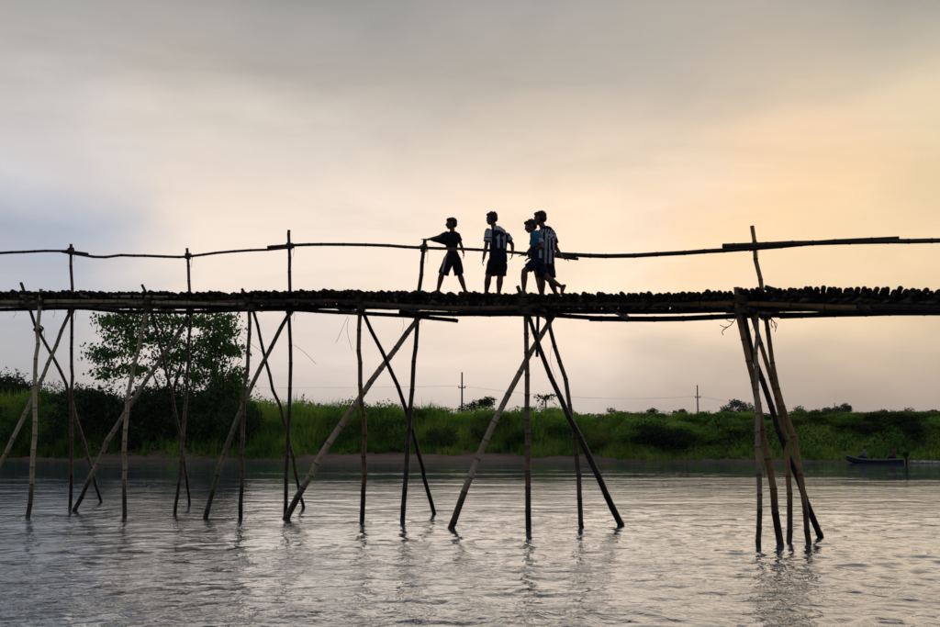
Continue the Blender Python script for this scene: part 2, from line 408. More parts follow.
# ------------------------------------------------------------------ haze over the far bank
hm = bpy.data.materials.new('haze'); hm.use_nodes = True; t = NT(hm.node_tree); t.n.clear()
o = t.node('ShaderNodeOutputMaterial'); v = t.node('ShaderNodeVolumePrincipled')
v.inputs['Color'].default_value = (.80, .84, .90, 1); v.inputs['Density'].default_value = .00012; v.inputs["Anisotropy"].default_value = .0
t.l.new(v.outputs[0], o.inputs['Volume'])
mb = MB(); mb.box((0, 350, 5.5), 4300, 4100, 18.2)
HAZE = mb.build('haze', hm, smooth=False); tag(HAZE, kind='stuff')

# ------------------------------------------------------------------ bamboo bridge
BR = empty('bamboo_bridge', (0, 17, 0))
tag(BR, 'long narrow bamboo footbridge on crossed bamboo legs standing in the river', 'bridge')

def catmull(pts, step=.25):
    pts = [Vector(p) for p in pts]
    if len(pts) == 2: q = [pts[0], (pts[0]+pts[1])/2, pts[1]]; pts = q
    out = []
    for i in range(len(pts)-1):
        p0 = pts[max(i-1, 0)]; p1 = pts[i]; p2 = pts[i+1]; p3 = pts[min(i+2, len(pts)-1)]
        n = max(1, int((p2-p1).length/step))
        for j in range(n):
            u = j/n
            out.append(.5*((2*p1)+(-p0+p2)*u+(2*p0-5*p1+4*p2-p3)*u*u+(-p0+3*p1-3*p2+p3)*u**3))
    out.append(pts[-1]); return out
def pole_rings(path, r0, r1, rnd, crook=.008, gap=.33):
    """bamboo culm along a path: swollen dark joints, slight crook from joint to joint"""
    L = [0.0]
    for a, b in zip(path, path[1:]): L.append(L[-1]+(b-a).length)
    tot = L[-1]
    def at(s):
        s = min(max(s, 0), tot)
        for i in range(len(L)-1):
            if L[i+1] >= s: break
        u = (s-L[i])/max(1e-6, L[i+1]-L[i]); return path[i].lerp(path[i+1], u)
    ks = []; s = rnd.uniform(.05, gap)
    while s < tot-.06: ks.append(s); s += gap*rnd.uniform(.62, 1.38)
    pts = [at(0)]; rad = [r0]; att = [.6]
    for s in ks:
        j = Vector((rnd.gauss(0, crook), rnd.gauss(0, crook), rnd.gauss(0, crook)*.4))
        r = r0+(r1-r0)*s/tot
        for ds, f, a in ((-.022, 1, 0), (-.009, 1.09, .8), (.005, 1.11, .8), (.020, .97, 0)):
            pts.append(at(s+ds)+j); rad.append(r*f); att.append(a)
    pts.append(at(tot)); rad.append(r1); att.append(.6)
    return pts, rad, att
def add_pole(mb, pts, r0, r1, rnd, sides=9, crook=.008, gap=.33, step=.25):
    a, b, c = pole_rings(catmull(pts, step), r0, r1, rnd, crook, gap); mb.tube(a, b, sides, True, c)
RND = random.Random(5); FEET = []
def leg(name, px, top_k, r, m, dyt=0.0, above=None, taper=.86):
    """px: photo measurements from the top down to where it meets the water"""
    base = on_water(*px[-1]); top = on_line(px[0][0], px[0][1], top_k, dyt)
    ys = [q[1] for q in px]; pts = []
    for (x, y) in px:
        f = (y-ys[0])/(ys[-1]-ys[0]); pts.append(at_depth(x, y, top.y+(base.y-top.y)*f))
    d = (pts[-1]-pts[-2]).normalized(); pts.append(pts[-1]+d*.9)
    r = r*.90; pts = [q+Vector((RND.gauss(0, .005), RND.gauss(0, .005), 0)) if 0 < i < len(pts)-2 else q for i, q in enumerate(pts)]
    FEET.append((base.x, base.y, r))
    mb = MB(); add_pole(mb, list(reversed(pts)), r*1.06, r*(taper-.10), RND, 10, RND.uniform(.006, .013), RND.uniform(.27, .42))
    return mb.build(name, m, BR)
N_, F_ = -.09, 0.0
# leftmost trestle
leg('brace_pole', [(21, 283), (38, 330), (64, 380), (101, 502)], -.08, .042, B_BROWN)
leg('support_pole', [(41, 289), (38, 330), (35, 378), (33, 464), (27.5, 517)], -.07, .05, B_PALE)
leg('brace_pole', [(73, 305), (42, 378), (15, 436), (-28, 512)], .9, .05, B_PALE)
leg('rail_post', [(71, 244), (71.5, 310), (71.5, 400), (71, 507)], 1.0, .043, B_BROWN)
# second
leg('brace_pole', [(142, 285), (153, 315), (168, 380), (179, 431), (190, 504)], -.08, .037, B_BROWN)
leg('support_pole', [(148, 292), (147, 307), (139, 348), (131, 380), (125, 431), (124, 517)], -.05, .047, B_PALE)
leg('brace_pole', [(189, 318), (129, 406), (105, 447), (75, 511)], .9, .052, B_PALE)
leg('rail_post', [(187, 248), (190, 290), (190, 317), (183, 446), (175, 513)], 1.0, .04, B_BROWN)
# third
leg('brace_pole', [(242, 289), (252, 308), (270, 378), (286, 431), (303.5, 508)], -.08, .038, B_BROWN)
leg('support_pole', [(250, 295), (249, 340), (246, 378), (243, 431), (241.5, 519)], -.05, .045, B_BROWN)
leg('brace_pole', [(289, 314), (256, 378), (225, 448), (206, 518)], .9, .052, B_GREEN)
leg('rail_post', [(289, 230), (290, 297), (291, 378), (288, 431), (285, 517)], 1.0, .043, B_DARK)
# fourth
leg('brace_pole', [(353, 292), (363, 312), (395, 380), (411, 425), (434, 514)], -.08, .045, B_DARK)
leg('support_pole', [(359, 292), (360, 378), (365, 444), (362, 521)], -.05, .05, B_ORANGE)
leg('brace_pole', [(419, 318), (373, 380), (335, 434), (285, 519)], .9, .068, B_PALE)
leg('rail_post', [(425, 239.5), (419, 291), (417, 330), (413, 380), (409, 423), (403, 521)], 1.0, .05, B_DARK)
# fifth
leg('brace_pole', [(517.5, 286), (523, 299), (550, 376), (575, 428), (621, 525)], -.08, .066, B_DARK, 0, None, .62)
leg('support_pole', [(523, 291), (525.5, 309), (527, 380), (528, 451), (528, 532)], -.05, .052, B_BROWN)
leg('brace_pole', [(555, 313), (516, 380), (481, 451), (451, 528)], .9, .062, B_PALE)
leg('rail_post', [(531, 252), (537, 276), (546, 314), (563, 378), (573, 431), (583, 528)], 1.0, .047, B_BROWN)
# right trestle
leg('support_pole', [(736.5, 287), (739, 317), (753, 378), (762, 429), (769, 466), (780, 545)], -.10, .058, B_ORANGE)
leg('support_pole', [(756, 305), (757, 378), (758, 437), (760, 495), (759, 547)], .1, .042, B_TAN)
leg('brace_pole', [(741, 300), (752, 350), (768, 395), (792, 467), (821, 537)], -.05, .055, B_DARK)
leg('support_pole', [(750, 310), (762, 345), (776, 396), (786, 450), (790, 495), (788.5, 542)], .9, .047, B_ORANGE)
leg('rail_post', [(752, 226), (761, 288), (766, 318), (775, 380), (789, 426), (799, 466), (808.5, 543)], 1.0, .046, B_ORANGE)

def beam(name, px, k, r, m, dy=0.0, taper=.85, gap=.38, crook=.006):
    pts = [on_line(x, y, k, dy) for x, y in px]
    mb = MB(); add_pole(mb, pts, r, r*taper, RND, 9, crook, gap, .4)
    return mb.build(name, m, BR)
# hand rail, five lapped lengths tied to the tall posts
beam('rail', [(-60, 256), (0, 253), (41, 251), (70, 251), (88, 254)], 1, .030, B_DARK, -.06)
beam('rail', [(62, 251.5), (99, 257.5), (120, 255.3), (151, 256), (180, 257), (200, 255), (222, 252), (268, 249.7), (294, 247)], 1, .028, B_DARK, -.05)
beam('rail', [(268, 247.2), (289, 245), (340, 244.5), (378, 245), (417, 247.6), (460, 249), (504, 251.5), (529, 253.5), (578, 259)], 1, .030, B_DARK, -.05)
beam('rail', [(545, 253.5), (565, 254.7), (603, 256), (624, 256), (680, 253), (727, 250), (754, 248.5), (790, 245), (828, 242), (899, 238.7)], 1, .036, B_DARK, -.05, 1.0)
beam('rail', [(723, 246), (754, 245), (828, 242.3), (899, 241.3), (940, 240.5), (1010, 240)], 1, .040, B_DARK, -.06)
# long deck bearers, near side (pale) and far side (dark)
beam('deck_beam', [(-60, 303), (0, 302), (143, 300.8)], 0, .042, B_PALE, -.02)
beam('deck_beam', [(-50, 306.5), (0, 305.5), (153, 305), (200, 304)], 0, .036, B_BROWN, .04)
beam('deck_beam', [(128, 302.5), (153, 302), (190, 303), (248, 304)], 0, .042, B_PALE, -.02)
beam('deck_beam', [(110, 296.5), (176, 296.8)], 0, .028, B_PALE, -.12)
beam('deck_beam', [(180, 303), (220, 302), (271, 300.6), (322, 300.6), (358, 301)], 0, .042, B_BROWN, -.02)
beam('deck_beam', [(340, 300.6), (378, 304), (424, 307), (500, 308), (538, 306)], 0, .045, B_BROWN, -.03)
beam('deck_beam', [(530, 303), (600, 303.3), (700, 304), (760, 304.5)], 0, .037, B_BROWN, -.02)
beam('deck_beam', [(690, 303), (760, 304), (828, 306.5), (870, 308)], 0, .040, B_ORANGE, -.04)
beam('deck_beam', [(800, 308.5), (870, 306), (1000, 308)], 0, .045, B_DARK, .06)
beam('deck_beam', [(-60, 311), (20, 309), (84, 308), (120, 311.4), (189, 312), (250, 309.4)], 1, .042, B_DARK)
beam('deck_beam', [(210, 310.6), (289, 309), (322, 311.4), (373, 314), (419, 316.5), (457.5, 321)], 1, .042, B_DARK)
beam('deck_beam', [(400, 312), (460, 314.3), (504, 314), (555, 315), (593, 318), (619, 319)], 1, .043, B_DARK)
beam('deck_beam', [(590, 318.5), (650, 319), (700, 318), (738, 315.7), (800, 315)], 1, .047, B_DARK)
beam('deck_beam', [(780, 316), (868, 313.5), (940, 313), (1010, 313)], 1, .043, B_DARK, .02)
def bearer(k, dz, r, m, x0=-13, x1=8):
    xs = np.linspace(x0, x1, 24)
    for a in range(0, 23, 6):
        seg = xs[a:a+8]
        pts = [Vector((X+OFF.x*k, Yline(X+OFF.x*k, k)+(.05 if a % 12 else -.03), deck_z(X)-dz)) for X in seg]
        mb = MB(); add_pole(mb, pts, r, r*.85, RND, 8, .006, .4, .6); mb.build('deck_beam', m, BR)
bearer(.5, .215, .042, B_DARK)

# deck: cut bamboo poles laid side by side across two layers
arc = [0.0]; XS = np.linspace(-11.6, 7.4, 900); YS = [Yline(X, 0) for X in XS]
for i in range(1, len(XS)): arc.append(arc[-1]+math.hypot(XS[i]-XS[i-1], YS[i]-YS[i-1]))
def arc_pt(s): X = float(np.interp(s, arc, XS)); return X, Yline(X, 0)
U = OFF.normalized()
def deck_var(r, L, m, sides, seed):
    rnd = random.Random(seed); mb = MB()
    pts = [Vector((0, -L/2, 0)), Vector((rnd.uniform(-.01, .01), 0, rnd.uniform(-.008, .008))), Vector((0, L/2, 0))]
    add_pole(mb, pts, r, r*.86, rnd, sides, .003, .3, .5)
    return mb.mesh('deck_pole', m, True, Vector((0, 0, 0)))[0]
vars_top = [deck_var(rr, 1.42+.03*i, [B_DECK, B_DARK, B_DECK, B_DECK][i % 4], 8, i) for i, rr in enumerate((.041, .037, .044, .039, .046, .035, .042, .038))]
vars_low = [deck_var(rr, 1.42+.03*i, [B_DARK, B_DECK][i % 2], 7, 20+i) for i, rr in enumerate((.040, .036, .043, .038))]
def lay(variants, name, step, dz, extra, jz):
    s = .05; i = 0
    while s < arc[-1]-.05:
        X, Y = arc_pt(s); v = RND.choice(variants); k_ = float(np.interp(X, [-10, -3, 1, 5], [-.08, .12, .30, .33]))-extra; U = Vector((k_, 1, 0)).normalized(); ang = math.atan2(U.y, U.x)-math.pi/2
        o = bpy.data.objects.new(name, v); col.objects.link(o); o.parent = BR
        c_ = Vector((X, Y, 0))+U*(.62+RND.gauss(0, .035))
        o.location = Vector((c_.x, c_.y, deck_z(X)-dz+RND.uniform(-jz, jz)))-Vector((0, 17, 0))
        o.rotation_euler = (R(RND.gauss(0, .35)), RND.uniform(0, 6.28) if False else 0, ang+R(RND.gauss(0, .8)))
        if RND.random() < .5: o.rotation_euler.z += math.pi
        o.scale.y = RND.uniform(.97, 1.06)
        s += step*RND.uniform(.93, 1.07); i += 1
    return i
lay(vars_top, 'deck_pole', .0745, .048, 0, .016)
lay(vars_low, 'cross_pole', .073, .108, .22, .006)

# short stub poles, cross bearers at the trestles, lashings
def stub(name, a, b, r, m, sides=8):
    mb = MB(); add_pole(mb, [a, b], r, r*.9, RND, sides, .003, .3, .4); return mb.build(name, m, BR)
for (x, y, x2, y2, r, m) in ((79, 294, 96, 299, .034, B_PALE), (20, 296.5, 47, 297, .03, B_PALE), (300, 294.5, 311, 298.5, .03, B_BROWN), (431, 301, 441, 305, .03, B_BROWN),
                             (494, 298, 505, 305, .03, B_BROWN), (580, 300, 587, 305, .03, B_BROWN), (642, 298, 652, 305, .034, B_BROWN), (858, 306, 871, 313.5, .04, B_DARK), (352, 293, 372, 300, .035, B_BROWN),
                             (765, 287.5, 778, 291.5, .04, B_DARK), (150, 296, 166, 301, .035, B_BROWN), (254, 295, 262, 299, .03, B_BROWN)):
    stub('stub_pole', on_line(x, y, -.11), on_line(x2, y2, -.02), r, m)
for (x, y, x2, y2) in ((330, 305, 362, 314), (398, 305, 420, 313), (96, 305, 118, 309), (150, 305, 176, 312), (538, 306, 556, 314), (740, 305, 772, 314), (20, 304, 44, 309), (238, 305, 262, 310), (612, 309, 628, 318), (516, 306, 540, 314), (728, 309, 775, 311.5), (752, 311, 777, 311), (520, 311, 548, 314)):
    stub('cross_bearer', on_line(x, y, -.05), on_line(x2, y2, 1.05), .045, B_DARK)
hp = at_depth(538, 316, 17.6); stub('hanging_stick', hp, at_depth(537, 357, 17.6), .028, B_DARK)
stub('loose_stick', on_line(548, 253, .85), on_line(578, 258.5, .9), .013, B_BROWN)

def lashing(px, py, k, r, ax=(0, 0, 1), n=5):
    c_ = on_line(px, py, k); ax = Vector(ax).normalized(); mb = MB(); u = ax.orthogonal().normalized(); v_ = ax.cross(u)
    pts = []
    for i in range(n*12+1):
        a = i/12*2*math.pi; rr = r*(1+.06*math.sin(i*1.7))
        pts.append(c_+u*math.cos(a)*rr+v_*math.sin(a)*rr+ax*((i/(n*12)-.5)*.11))
    mb.tube(pts, .010, 5); e = pts[-1]
    mb.tube([e, e+Vector((.03, 0, -.08)), e+Vector((.02, -.02, -.2-RND.random()*.15))], [.006, .005, .003], 4)
    return mb.build('lashing', M_LASH, BR)
for (x, y, k, r) in ((71, 251, 1, .06), (188, 256, 1, .055), (289.5, 246, 1, .06), (424, 248, 1, .065), (754, 247, 1, .068), (532, 254, 1, .062),
                     (27, 299, -.08, .06), (40, 302, -.07, .065), (147, 302, -.07, .07), (147, 309, -.06, .065), (248, 301, -.06, .06), (252, 308, -.06, .06), (359, 299, -.06, .07), (361, 309, -.06, .065),
                     (524, 302, -.06, .085), (527, 312, -.06, .08), (740, 300, -.08, .085), (741, 312, -.06, .085), (71, 311, 1, .06), (190, 312, 1, .06), (290, 311, 1, .06), (418, 316, 1, .07), (546, 315, 1, .07), (766, 316, 1, .07),
                     (38.5, 329, -.03, .075)):
    lashing(x, y, k, r, (RND.gauss(0, .2), RND.gauss(0, .2), 1))
def twig(pts, r, k=0.0, m=M_LASH, name='hanging_fibre'):
    P_ = [on_line(x, y, k) for x, y in pts]; mb = MB(); mb.tube(catmull(P_, .08), r, 4); return mb.build(name, m, BR)
for pts in ([(14, 308), (16, 314), (13, 318)], [(54, 306), (55, 313), (53, 318)], [(348, 316), (343, 327), (336, 343)], [(349, 318), (347, 330), (352, 350)], [(294, 345), (304, 352), (316, 364)],
            [(239, 335), (250, 343), (262, 352)], [(403, 318), (404, 326), (402, 332)], [(530, 320), (531, 334), (528, 340)], [(552, 345), (550, 360), (556, 378)], [(752, 318), (754, 326), (751, 331)]):
    twig(pts, .0035)
mb = MB()
for pts in ([(736, 318), (731, 325), (723, 330)], [(733, 322), (728, 321), (725, 318)], [(728, 327), (724, 327), (720, 325)], [(724, 329), (722, 332), (723, 335)]):
    mb.tube(catmull([on_line(x, y, .1) for x, y in pts], .08), .007, 4)
mb.build('hanging_twig', BARK, BR)
mb = MB()
for pts in ([(770, 317), (774, 322), (776, 329)], [(773, 321), (777, 324), (775, 332)], [(772, 319), (771, 324), (773, 328)]):
    mb.tube(catmull([on_line(x, y, .4) for x, y in pts], .08), .007, 4)
mb.build('hanging_twig', BARK, BR)

# ------------------------------------------------------------------ vegetation of the far bank
def rot_basis(n):
    """n random orthonormal leaf frames, leaning outward/drooping"""
    a = rng.normal(size=(n, 3)); a /= np.linalg.norm(a, axis=1)[:, None]
    b = rng.normal(size=(n, 3)); b -= a*(a*b).sum(1)[:, None]; b /= np.linalg.norm(b, axis=1)[:, None]
    return a, b
def leaves(C, size, droop=.0, aspect=.5, tint=None):
    """folded leaf blades (4 verts, 2 tris) at centres C"""
    n = len(C); a, b = rot_basis(n)
    a[:, 2] -= droop; a /= np.linalg.norm(a, axis=1)[:, None]
    b -= a*(a*b).sum(1)[:, None]; b /= np.linalg.norm(b, axis=1)[:, None]
    c = np.cross(a, b)
    L = (size*rng.uniform(.6, 1.3, n))[:, None]; W = L*aspect
    V = np.stack([C-a*L*.5, C+b*W*.5+c*L*.10, C+a*L*.5, C-b*W*.5+c*L*.10], 1).reshape(-1, 3)
    i = np.arange(n)*4
    F = np.stack([i, i+1, i+2, i, i+2, i+3], 1).reshape(-1, 3)
    tt = np.repeat(rng.random(n) if tint is None else tint, 4)
    return V, F, tt
def join(parts):
    V = []; F = []; T = []; k = 0
    for v, f, t_ in parts: V.append(v); F.append(f+k); T.append(t_); k += len(v)
    return np.concatenate(V), np.concatenate(F), np.concatenate(T)
def crown_points(n, lobes, shell=.55):
    out = []
    wts = np.array([l[3]*l[4]*l[5] for l in lobes]); wts = wts**.75; wts /= wts.sum()
    for l, wt in zip(lobes, wts):
        m = int(n*wt)+1; d_ = rng.normal(size=(m, 3)); d_ /= np.linalg.norm(d_, axis=1)[:, None]
        r = (shell+(1-shell)*rng.random(m)**.6)*(1+.22*np.sin(d_[:, 0]*7+l[0]*3)*np.sin(d_[:, 2]*6+l[1]*2)+rng.normal(0, .07, m))
        out.append(np.stack([l[0]+d_[:, 0]*r*l[3], l[1]+d_[:, 1]*r*l[4], l[2]+d_[:, 2]*r*l[5]], 1))
    return np.concatenate(out)
def shrub_mesh(seed, wdt, hgt, n, leaf, m, droop=.2, lob=9):
    r_ = random.Random(seed); lobes = []
    for i in range(lob):
        a = r_.uniform(0, 6.28); q = r_.uniform(0, .36)*wdt; h_ = r_.uniform(.25, .80)*hgt
        s_ = r_.uniform(.16, .30)*wdt*(1.1-.45*h_/hgt)
        lobes.append((math.cos(a)*q, math.sin(a)*q*.8, h_, s_, s_, s_*r_.uniform(.6, .9)*min(1.3, hgt/wdt*1.3)))
    C = crown_points(n, lobes, .35); C = C[C[:, 2] > -.15]
    V, F, T = leaves(C, leaf, droop, .5); 
    # leafy shoots standing out of the outline
    P_ = []
    for i in range(26):
        a = r_.uniform(0, 6.28); q = r_.uniform(.1, .45)*wdt; base = np.array([math.cos(a)*q, math.sin(a)*q*.8, hgt*r_.uniform(.5, .85)])
        tip = base+np.array([r_.gauss(0, .3), r_.gauss(0, .3), r_.uniform(.3, .6)])*hgt*.3
        for u in np.linspace(0, 1, 12): P_.append(base+(tip-base)*u+rng.normal(0, .05, 3))
    v2 = leaves(np.array(P_), leaf*.9, .1, .4)
    V, F, T = join([(V, F, T), v2])
    return np_mesh('crown', V, F, m, T)
def stems_mesh(seed, wdt, hgt, k=7):
    r_ = random.Random(seed); mb = MB()
    for i in range(k):
        a = r_.uniform(0, 6.28); e = Vector((math.cos(a)*wdt*.3, math.sin(a)*wdt*.25, hgt*r_.uniform(.6, .85)))
        mb.tube([Vector((e.x*.1, e.y*.1, -.3)), Vector((e.x*.4, e.y*.4, hgt*.3)), e], [.05, .035, .012], 5)
    return mb.mesh('stem', BARK, True, Vector((0, 0, 0)))[0]
SH = {}
for kind, m, leaf in (('dark', L_DARK, .18), ('mid', L_MID, .17), ('olive', L_OLIVE, .15), ('leafy', L_TREE, .18)):
    SH[kind] = [(shrub_mesh(40+i, 4.0, 2.6, 5200, leaf, m), stems_mesh(60+i, 4, 2.6)) for i in range(3)]
def bX(px, back):      # bank point seen in the direction px, 'back' metres inland
    X = (px-CX)/FPX*66
    for _ in range(20): X = (px-CX)/FPX*(float(bankY(X))+back)
    return X, float(bankY(X))+back
def shrub(px, back, wdt, top_y, kind, var, label, group='shrubs on the far bank'):
    X, Y = bX(px, back); z = float(ground_z(X, Y)); top = CAMZ+(435-top_y)/FPX*Y
    hgt = max(.9, top-z)*RND.uniform(.92, 1.06); o = empty('shrub', (X, Y, z)); tag(o, label, 'shrub', group)
    cm, sm = SH[kind][var]
    for nm, me in (('crown', cm), ('stem', sm)):
        c_ = bpy.data.objects.new(nm, me); col.objects.link(c_); c_.parent = o
        c_.scale = (wdt/4.0, wdt/4.0*.9, hgt/2.75); c_.rotation_euler.z = RND.choice((0, .7, 1.5, 2.6, 3.5, 4.4, 5.3)) if nm == 'crown' else 0
        if nm == 'stem': c_.rotation_euler.z = 0
    return o
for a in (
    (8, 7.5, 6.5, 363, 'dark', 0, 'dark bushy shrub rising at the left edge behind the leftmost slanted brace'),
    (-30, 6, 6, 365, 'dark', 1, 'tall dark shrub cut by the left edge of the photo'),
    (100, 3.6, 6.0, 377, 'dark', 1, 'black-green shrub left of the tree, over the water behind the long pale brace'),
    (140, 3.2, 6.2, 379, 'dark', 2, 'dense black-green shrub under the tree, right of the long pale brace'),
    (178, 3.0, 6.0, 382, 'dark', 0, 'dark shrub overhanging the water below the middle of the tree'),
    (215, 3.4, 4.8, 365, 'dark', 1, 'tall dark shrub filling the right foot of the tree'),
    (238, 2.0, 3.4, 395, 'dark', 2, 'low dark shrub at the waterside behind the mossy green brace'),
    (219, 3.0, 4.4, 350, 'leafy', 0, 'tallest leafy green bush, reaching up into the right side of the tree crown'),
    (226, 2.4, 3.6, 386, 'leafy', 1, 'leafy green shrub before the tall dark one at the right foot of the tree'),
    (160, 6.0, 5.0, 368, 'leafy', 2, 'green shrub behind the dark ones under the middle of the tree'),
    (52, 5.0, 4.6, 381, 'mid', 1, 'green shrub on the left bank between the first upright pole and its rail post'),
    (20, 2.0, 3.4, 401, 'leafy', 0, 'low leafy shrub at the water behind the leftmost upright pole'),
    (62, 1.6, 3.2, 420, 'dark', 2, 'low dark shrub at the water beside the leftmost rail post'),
    (350, 5.2, 3.6, 408, 'olive', 1, 'olive shrub midway down the bank left of the thick pale brace crossing'),
    (378, 7.4, 4.4, 399, 'mid', 2, 'green shrub on the skyline right of the ochre upright pole'),
    (425, 7.0, 3.6, 401, 'olive', 0, 'olive shrub on the skyline right of the fourth trestle'),
    (442, 3.6, 3.2, 421, 'leafy', 1, 'dark green shrub low on the bank left of the pale reed clump'),
    (520, 3.4, 3.6, 421, 'leafy', 2, 'dark green shrub low on the bank left of the fifth upright pole'),
    (568, 4.2, 3.6, 415, 'mid', 1, 'bright green shrub halfway up the bank between the two right poles of the fifth trestle'),
    (598, 2.4, 3.0, 425, 'olive', 2, 'low olive shrub near the mud right of the fifth trestle'),
    (628, 2.2, 3.4, 426, 'mid', 2, 'bright green shrub at the waterside left of the rounded dark one'),
    (706, 2.6, 3.8, 424, 'mid', 1, 'bright green shrub at the water right of the two dark ones'),
    (612, 6.0, 3.0, 412, 'mid', 0, 'bright green mound on the upper bank right of the fifth trestle'),
    (634, 5.2, 2.6, 417, 'olive', 0, 'small olive mound above the bright green waterside shrub'),
    (668, 6.6, 3.0, 411, 'mid', 1, 'green mound on the skyline above the two dark waterside shrubs'),
    (690, 5.4, 2.8, 417, 'mid', 0, 'green mound on the upper bank directly below the middle utility pole'),
    (722, 4.8, 3.0, 419, 'leafy', 1, 'dark green mound on the middle of the bank left of the right trestle'),
    (748, 5.0, 2.8, 420, 'mid', 2, 'green mound just left of the right trestle halfway up the bank'),
    (780, 5.6, 3.0, 420, 'leafy', 2, 'dark green mound seen between the poles of the right trestle'),
    (806, 5.8, 2.6, 424, 'mid', 0, 'green mound right of the right trestle halfway up the bank'),
    (824, 5.4, 2.8, 425, 'leafy', 0, 'dark green mound halfway up the bank left of the boat'),
    (846, 6.2, 3.0, 423, 'olive', 1, 'olive mound halfway up the bank above the bow of the boat'),
    (880, 5.6, 2.8, 425, 'leafy', 1, 'dark green mound halfway up the bank above the middle of the boat'),
    (902, 5.2, 3.0, 424, 'olive', 0, 'olive mound halfway up the bank above the outboard motor'),
    (920, 5.4, 2.8, 426, 'mid', 2, 'green mound halfway up the bank over the white wake'),
    (305, 5.6, 2.8, 411, 'leafy', 0, 'dark green mound between the third trestle rail post and the ochre upright'),
    (336, 3.6, 2.6, 424, 'leafy', 2, 'dark low bush above the mud left of the ochre upright pole'),
    (388, 5.2, 2.8, 414, 'leafy', 1, 'dark green mound seen between the two dark crossing poles of the fourth trestle'),
    (478, 5.0, 2.8, 416, 'olive', 2, 'olive mound right of the pale reed clump'),
    (536, 5.6, 2.8, 414, 'mid', 1, 'green mound between the upright pole and the thick dark brace of the fifth trestle'),
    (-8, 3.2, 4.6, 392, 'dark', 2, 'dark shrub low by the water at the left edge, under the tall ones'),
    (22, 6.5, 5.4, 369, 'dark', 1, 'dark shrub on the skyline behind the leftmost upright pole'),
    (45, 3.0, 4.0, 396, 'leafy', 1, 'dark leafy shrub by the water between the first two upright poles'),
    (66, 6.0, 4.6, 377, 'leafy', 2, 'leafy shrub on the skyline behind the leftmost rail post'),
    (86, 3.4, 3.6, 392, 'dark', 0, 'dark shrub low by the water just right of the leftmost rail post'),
    (262, 6.8, 4.2, 396, 'mid', 1, 'rounded green shrub just right of the tree behind the third trestle'),
    (292, 4.4, 3.0, 409, 'mid', 2, 'small leafy shrub above the mud behind the dark rail post of the third trestle'),
    (316, 7.5, 4.2, 401, 'mid', 0, 'leafy green shrub between the third and fourth trestles'),
    (402, 3.6, 2.6, 419, 'mid', 1, 'small shrub low on the bank behind the fourth trestle'),
    (498, 6.5, 4.6, 404, 'mid', 2, 'green shrub left of the upright pole of the fifth trestle'),
    (548, 8, 4.0, 404, 'mid', 0, 'green shrub below the feathery plant on the skyline'),
    (618, 5, 3.2, 419, 'mid', 1, 'grass-green shrub just right of the fifth trestle'),
    (655, 1.8, 3.6, 418, 'dark', 2, 'dark rounded shrub hanging to the water midway between the fifth and right trestles'),
    (681, 2.0, 3.2, 424, 'dark', 0, 'low dark shrub right beside the rounded dark one at the water'),
    (640, 8.5, 4.6, 412, 'olive', 1, 'olive shrub on the skyline above the dark waterside shrubs'),
    (716, 7.5, 4.8, 411, 'mid', 2, 'broad green shrub on the skyline below the short utility pole'),
    (735, 3.2, 3.0, 431, 'mid', 0, 'low green shrub at the waterside left of the right trestle'),
    (764, 7.2, 5.0, 414, 'olive', 2, 'olive green shrub directly behind the right trestle'),
    (796, 4.2, 3.4, 432, 'olive', 0, 'low olive shrub at the waterside just right of the right trestle'),
    (815, 8.5, 5.0, 416, 'olive', 1, 'wide olive shrub on the skyline right of the right trestle'),
    (838, 4.6, 3.6, 432, 'mid', 1, 'dull green shrub above the bow of the boat'),
    (858, 8.8, 4.4, 417, 'mid', 0, 'shrub on the skyline above the boat'),
    (872, 3.8, 3.4, 439, 'dark', 1, 'low dark shrub right behind the boat passengers'),
    (893, 6.5, 4.6, 419, 'olive', 2, 'olive shrub above the stern of the boat'),
    (909, 3.6, 3.0, 439, 'dark', 0, 'low dark shrub above the white wake'),
    (929, 7.5, 4.6, 417, 'dark', 2, 'dark shrub on the skyline near the right edge'),
    (937, 3.8, 3.0, 437, 'mid', 0, 'low green shrub at the water by the right edge'),
    (968, 6.0, 5.0, 419, 'olive', 0, 'olive shrub cut by the right edge of the photo'),
): shrub(*a)

# tall grass: fountains of blades from separate tufts, all one ground cover
def grass_obj(name, n_tufts, pick, blades, hgt, m, wid=.045):
    X, Y, H, T = pick(n_tufts); n = len(X); Z = ground_z(X, Y)
    base = np.stack([X, Y, Z-.05], 1)
    B = np.repeat(base, blades, 0); Hh = np.repeat(H, blades)*rng.uniform(.55, 1.15, n*blades)
    az = rng.uniform(0, 6.283, n*blades); lean = np.abs(rng.normal(.28, .2, n*blades))
    dx, dy = np.cos(az), np.sin(az); r0 = rng.random(n*blades)*.22
    B = B+np.stack([dx*r0, dy*r0, 0*dx], 1)
    mid = B+np.stack([dx*lean*Hh*.30, dy*lean*Hh*.30, Hh*.6], 1)
    tip = B+np.stack([dx*lean*Hh*1.15, dy*lean*Hh*1.15, Hh*(1-.45*lean)], 1)
    wv = np.stack([-dy, dx, 0*dx], 1); rw = rng.normal(size=(n*blades, 3)); rw[:, 2] = 0; wv = wv+.7*rw; wv /= np.linalg.norm(wv, axis=1)[:, None]
    ww = (wid*rng.uniform(.6, 1.3, n*blades))[:, None]
    V = np.stack([B-wv*ww*.5, B+wv*ww*.5, mid+wv*ww*.42, mid-wv*ww*.42, tip], 1).reshape(-1, 3)
    i = np.arange(n*blades)*5
    F = np.stack([i, i+1, i+2, i, i+2, i+3, i+3, i+2, i+4], 1).reshape(-1, 3)
    tt = np.repeat(np.clip(np.repeat(T, blades)+rng.normal(0, .13, n*blades), 0, 1), 5)
    return tag(place(name, np_mesh(name, V, F, m, tt), Vector((0, 0, 0))), kind='stuff')
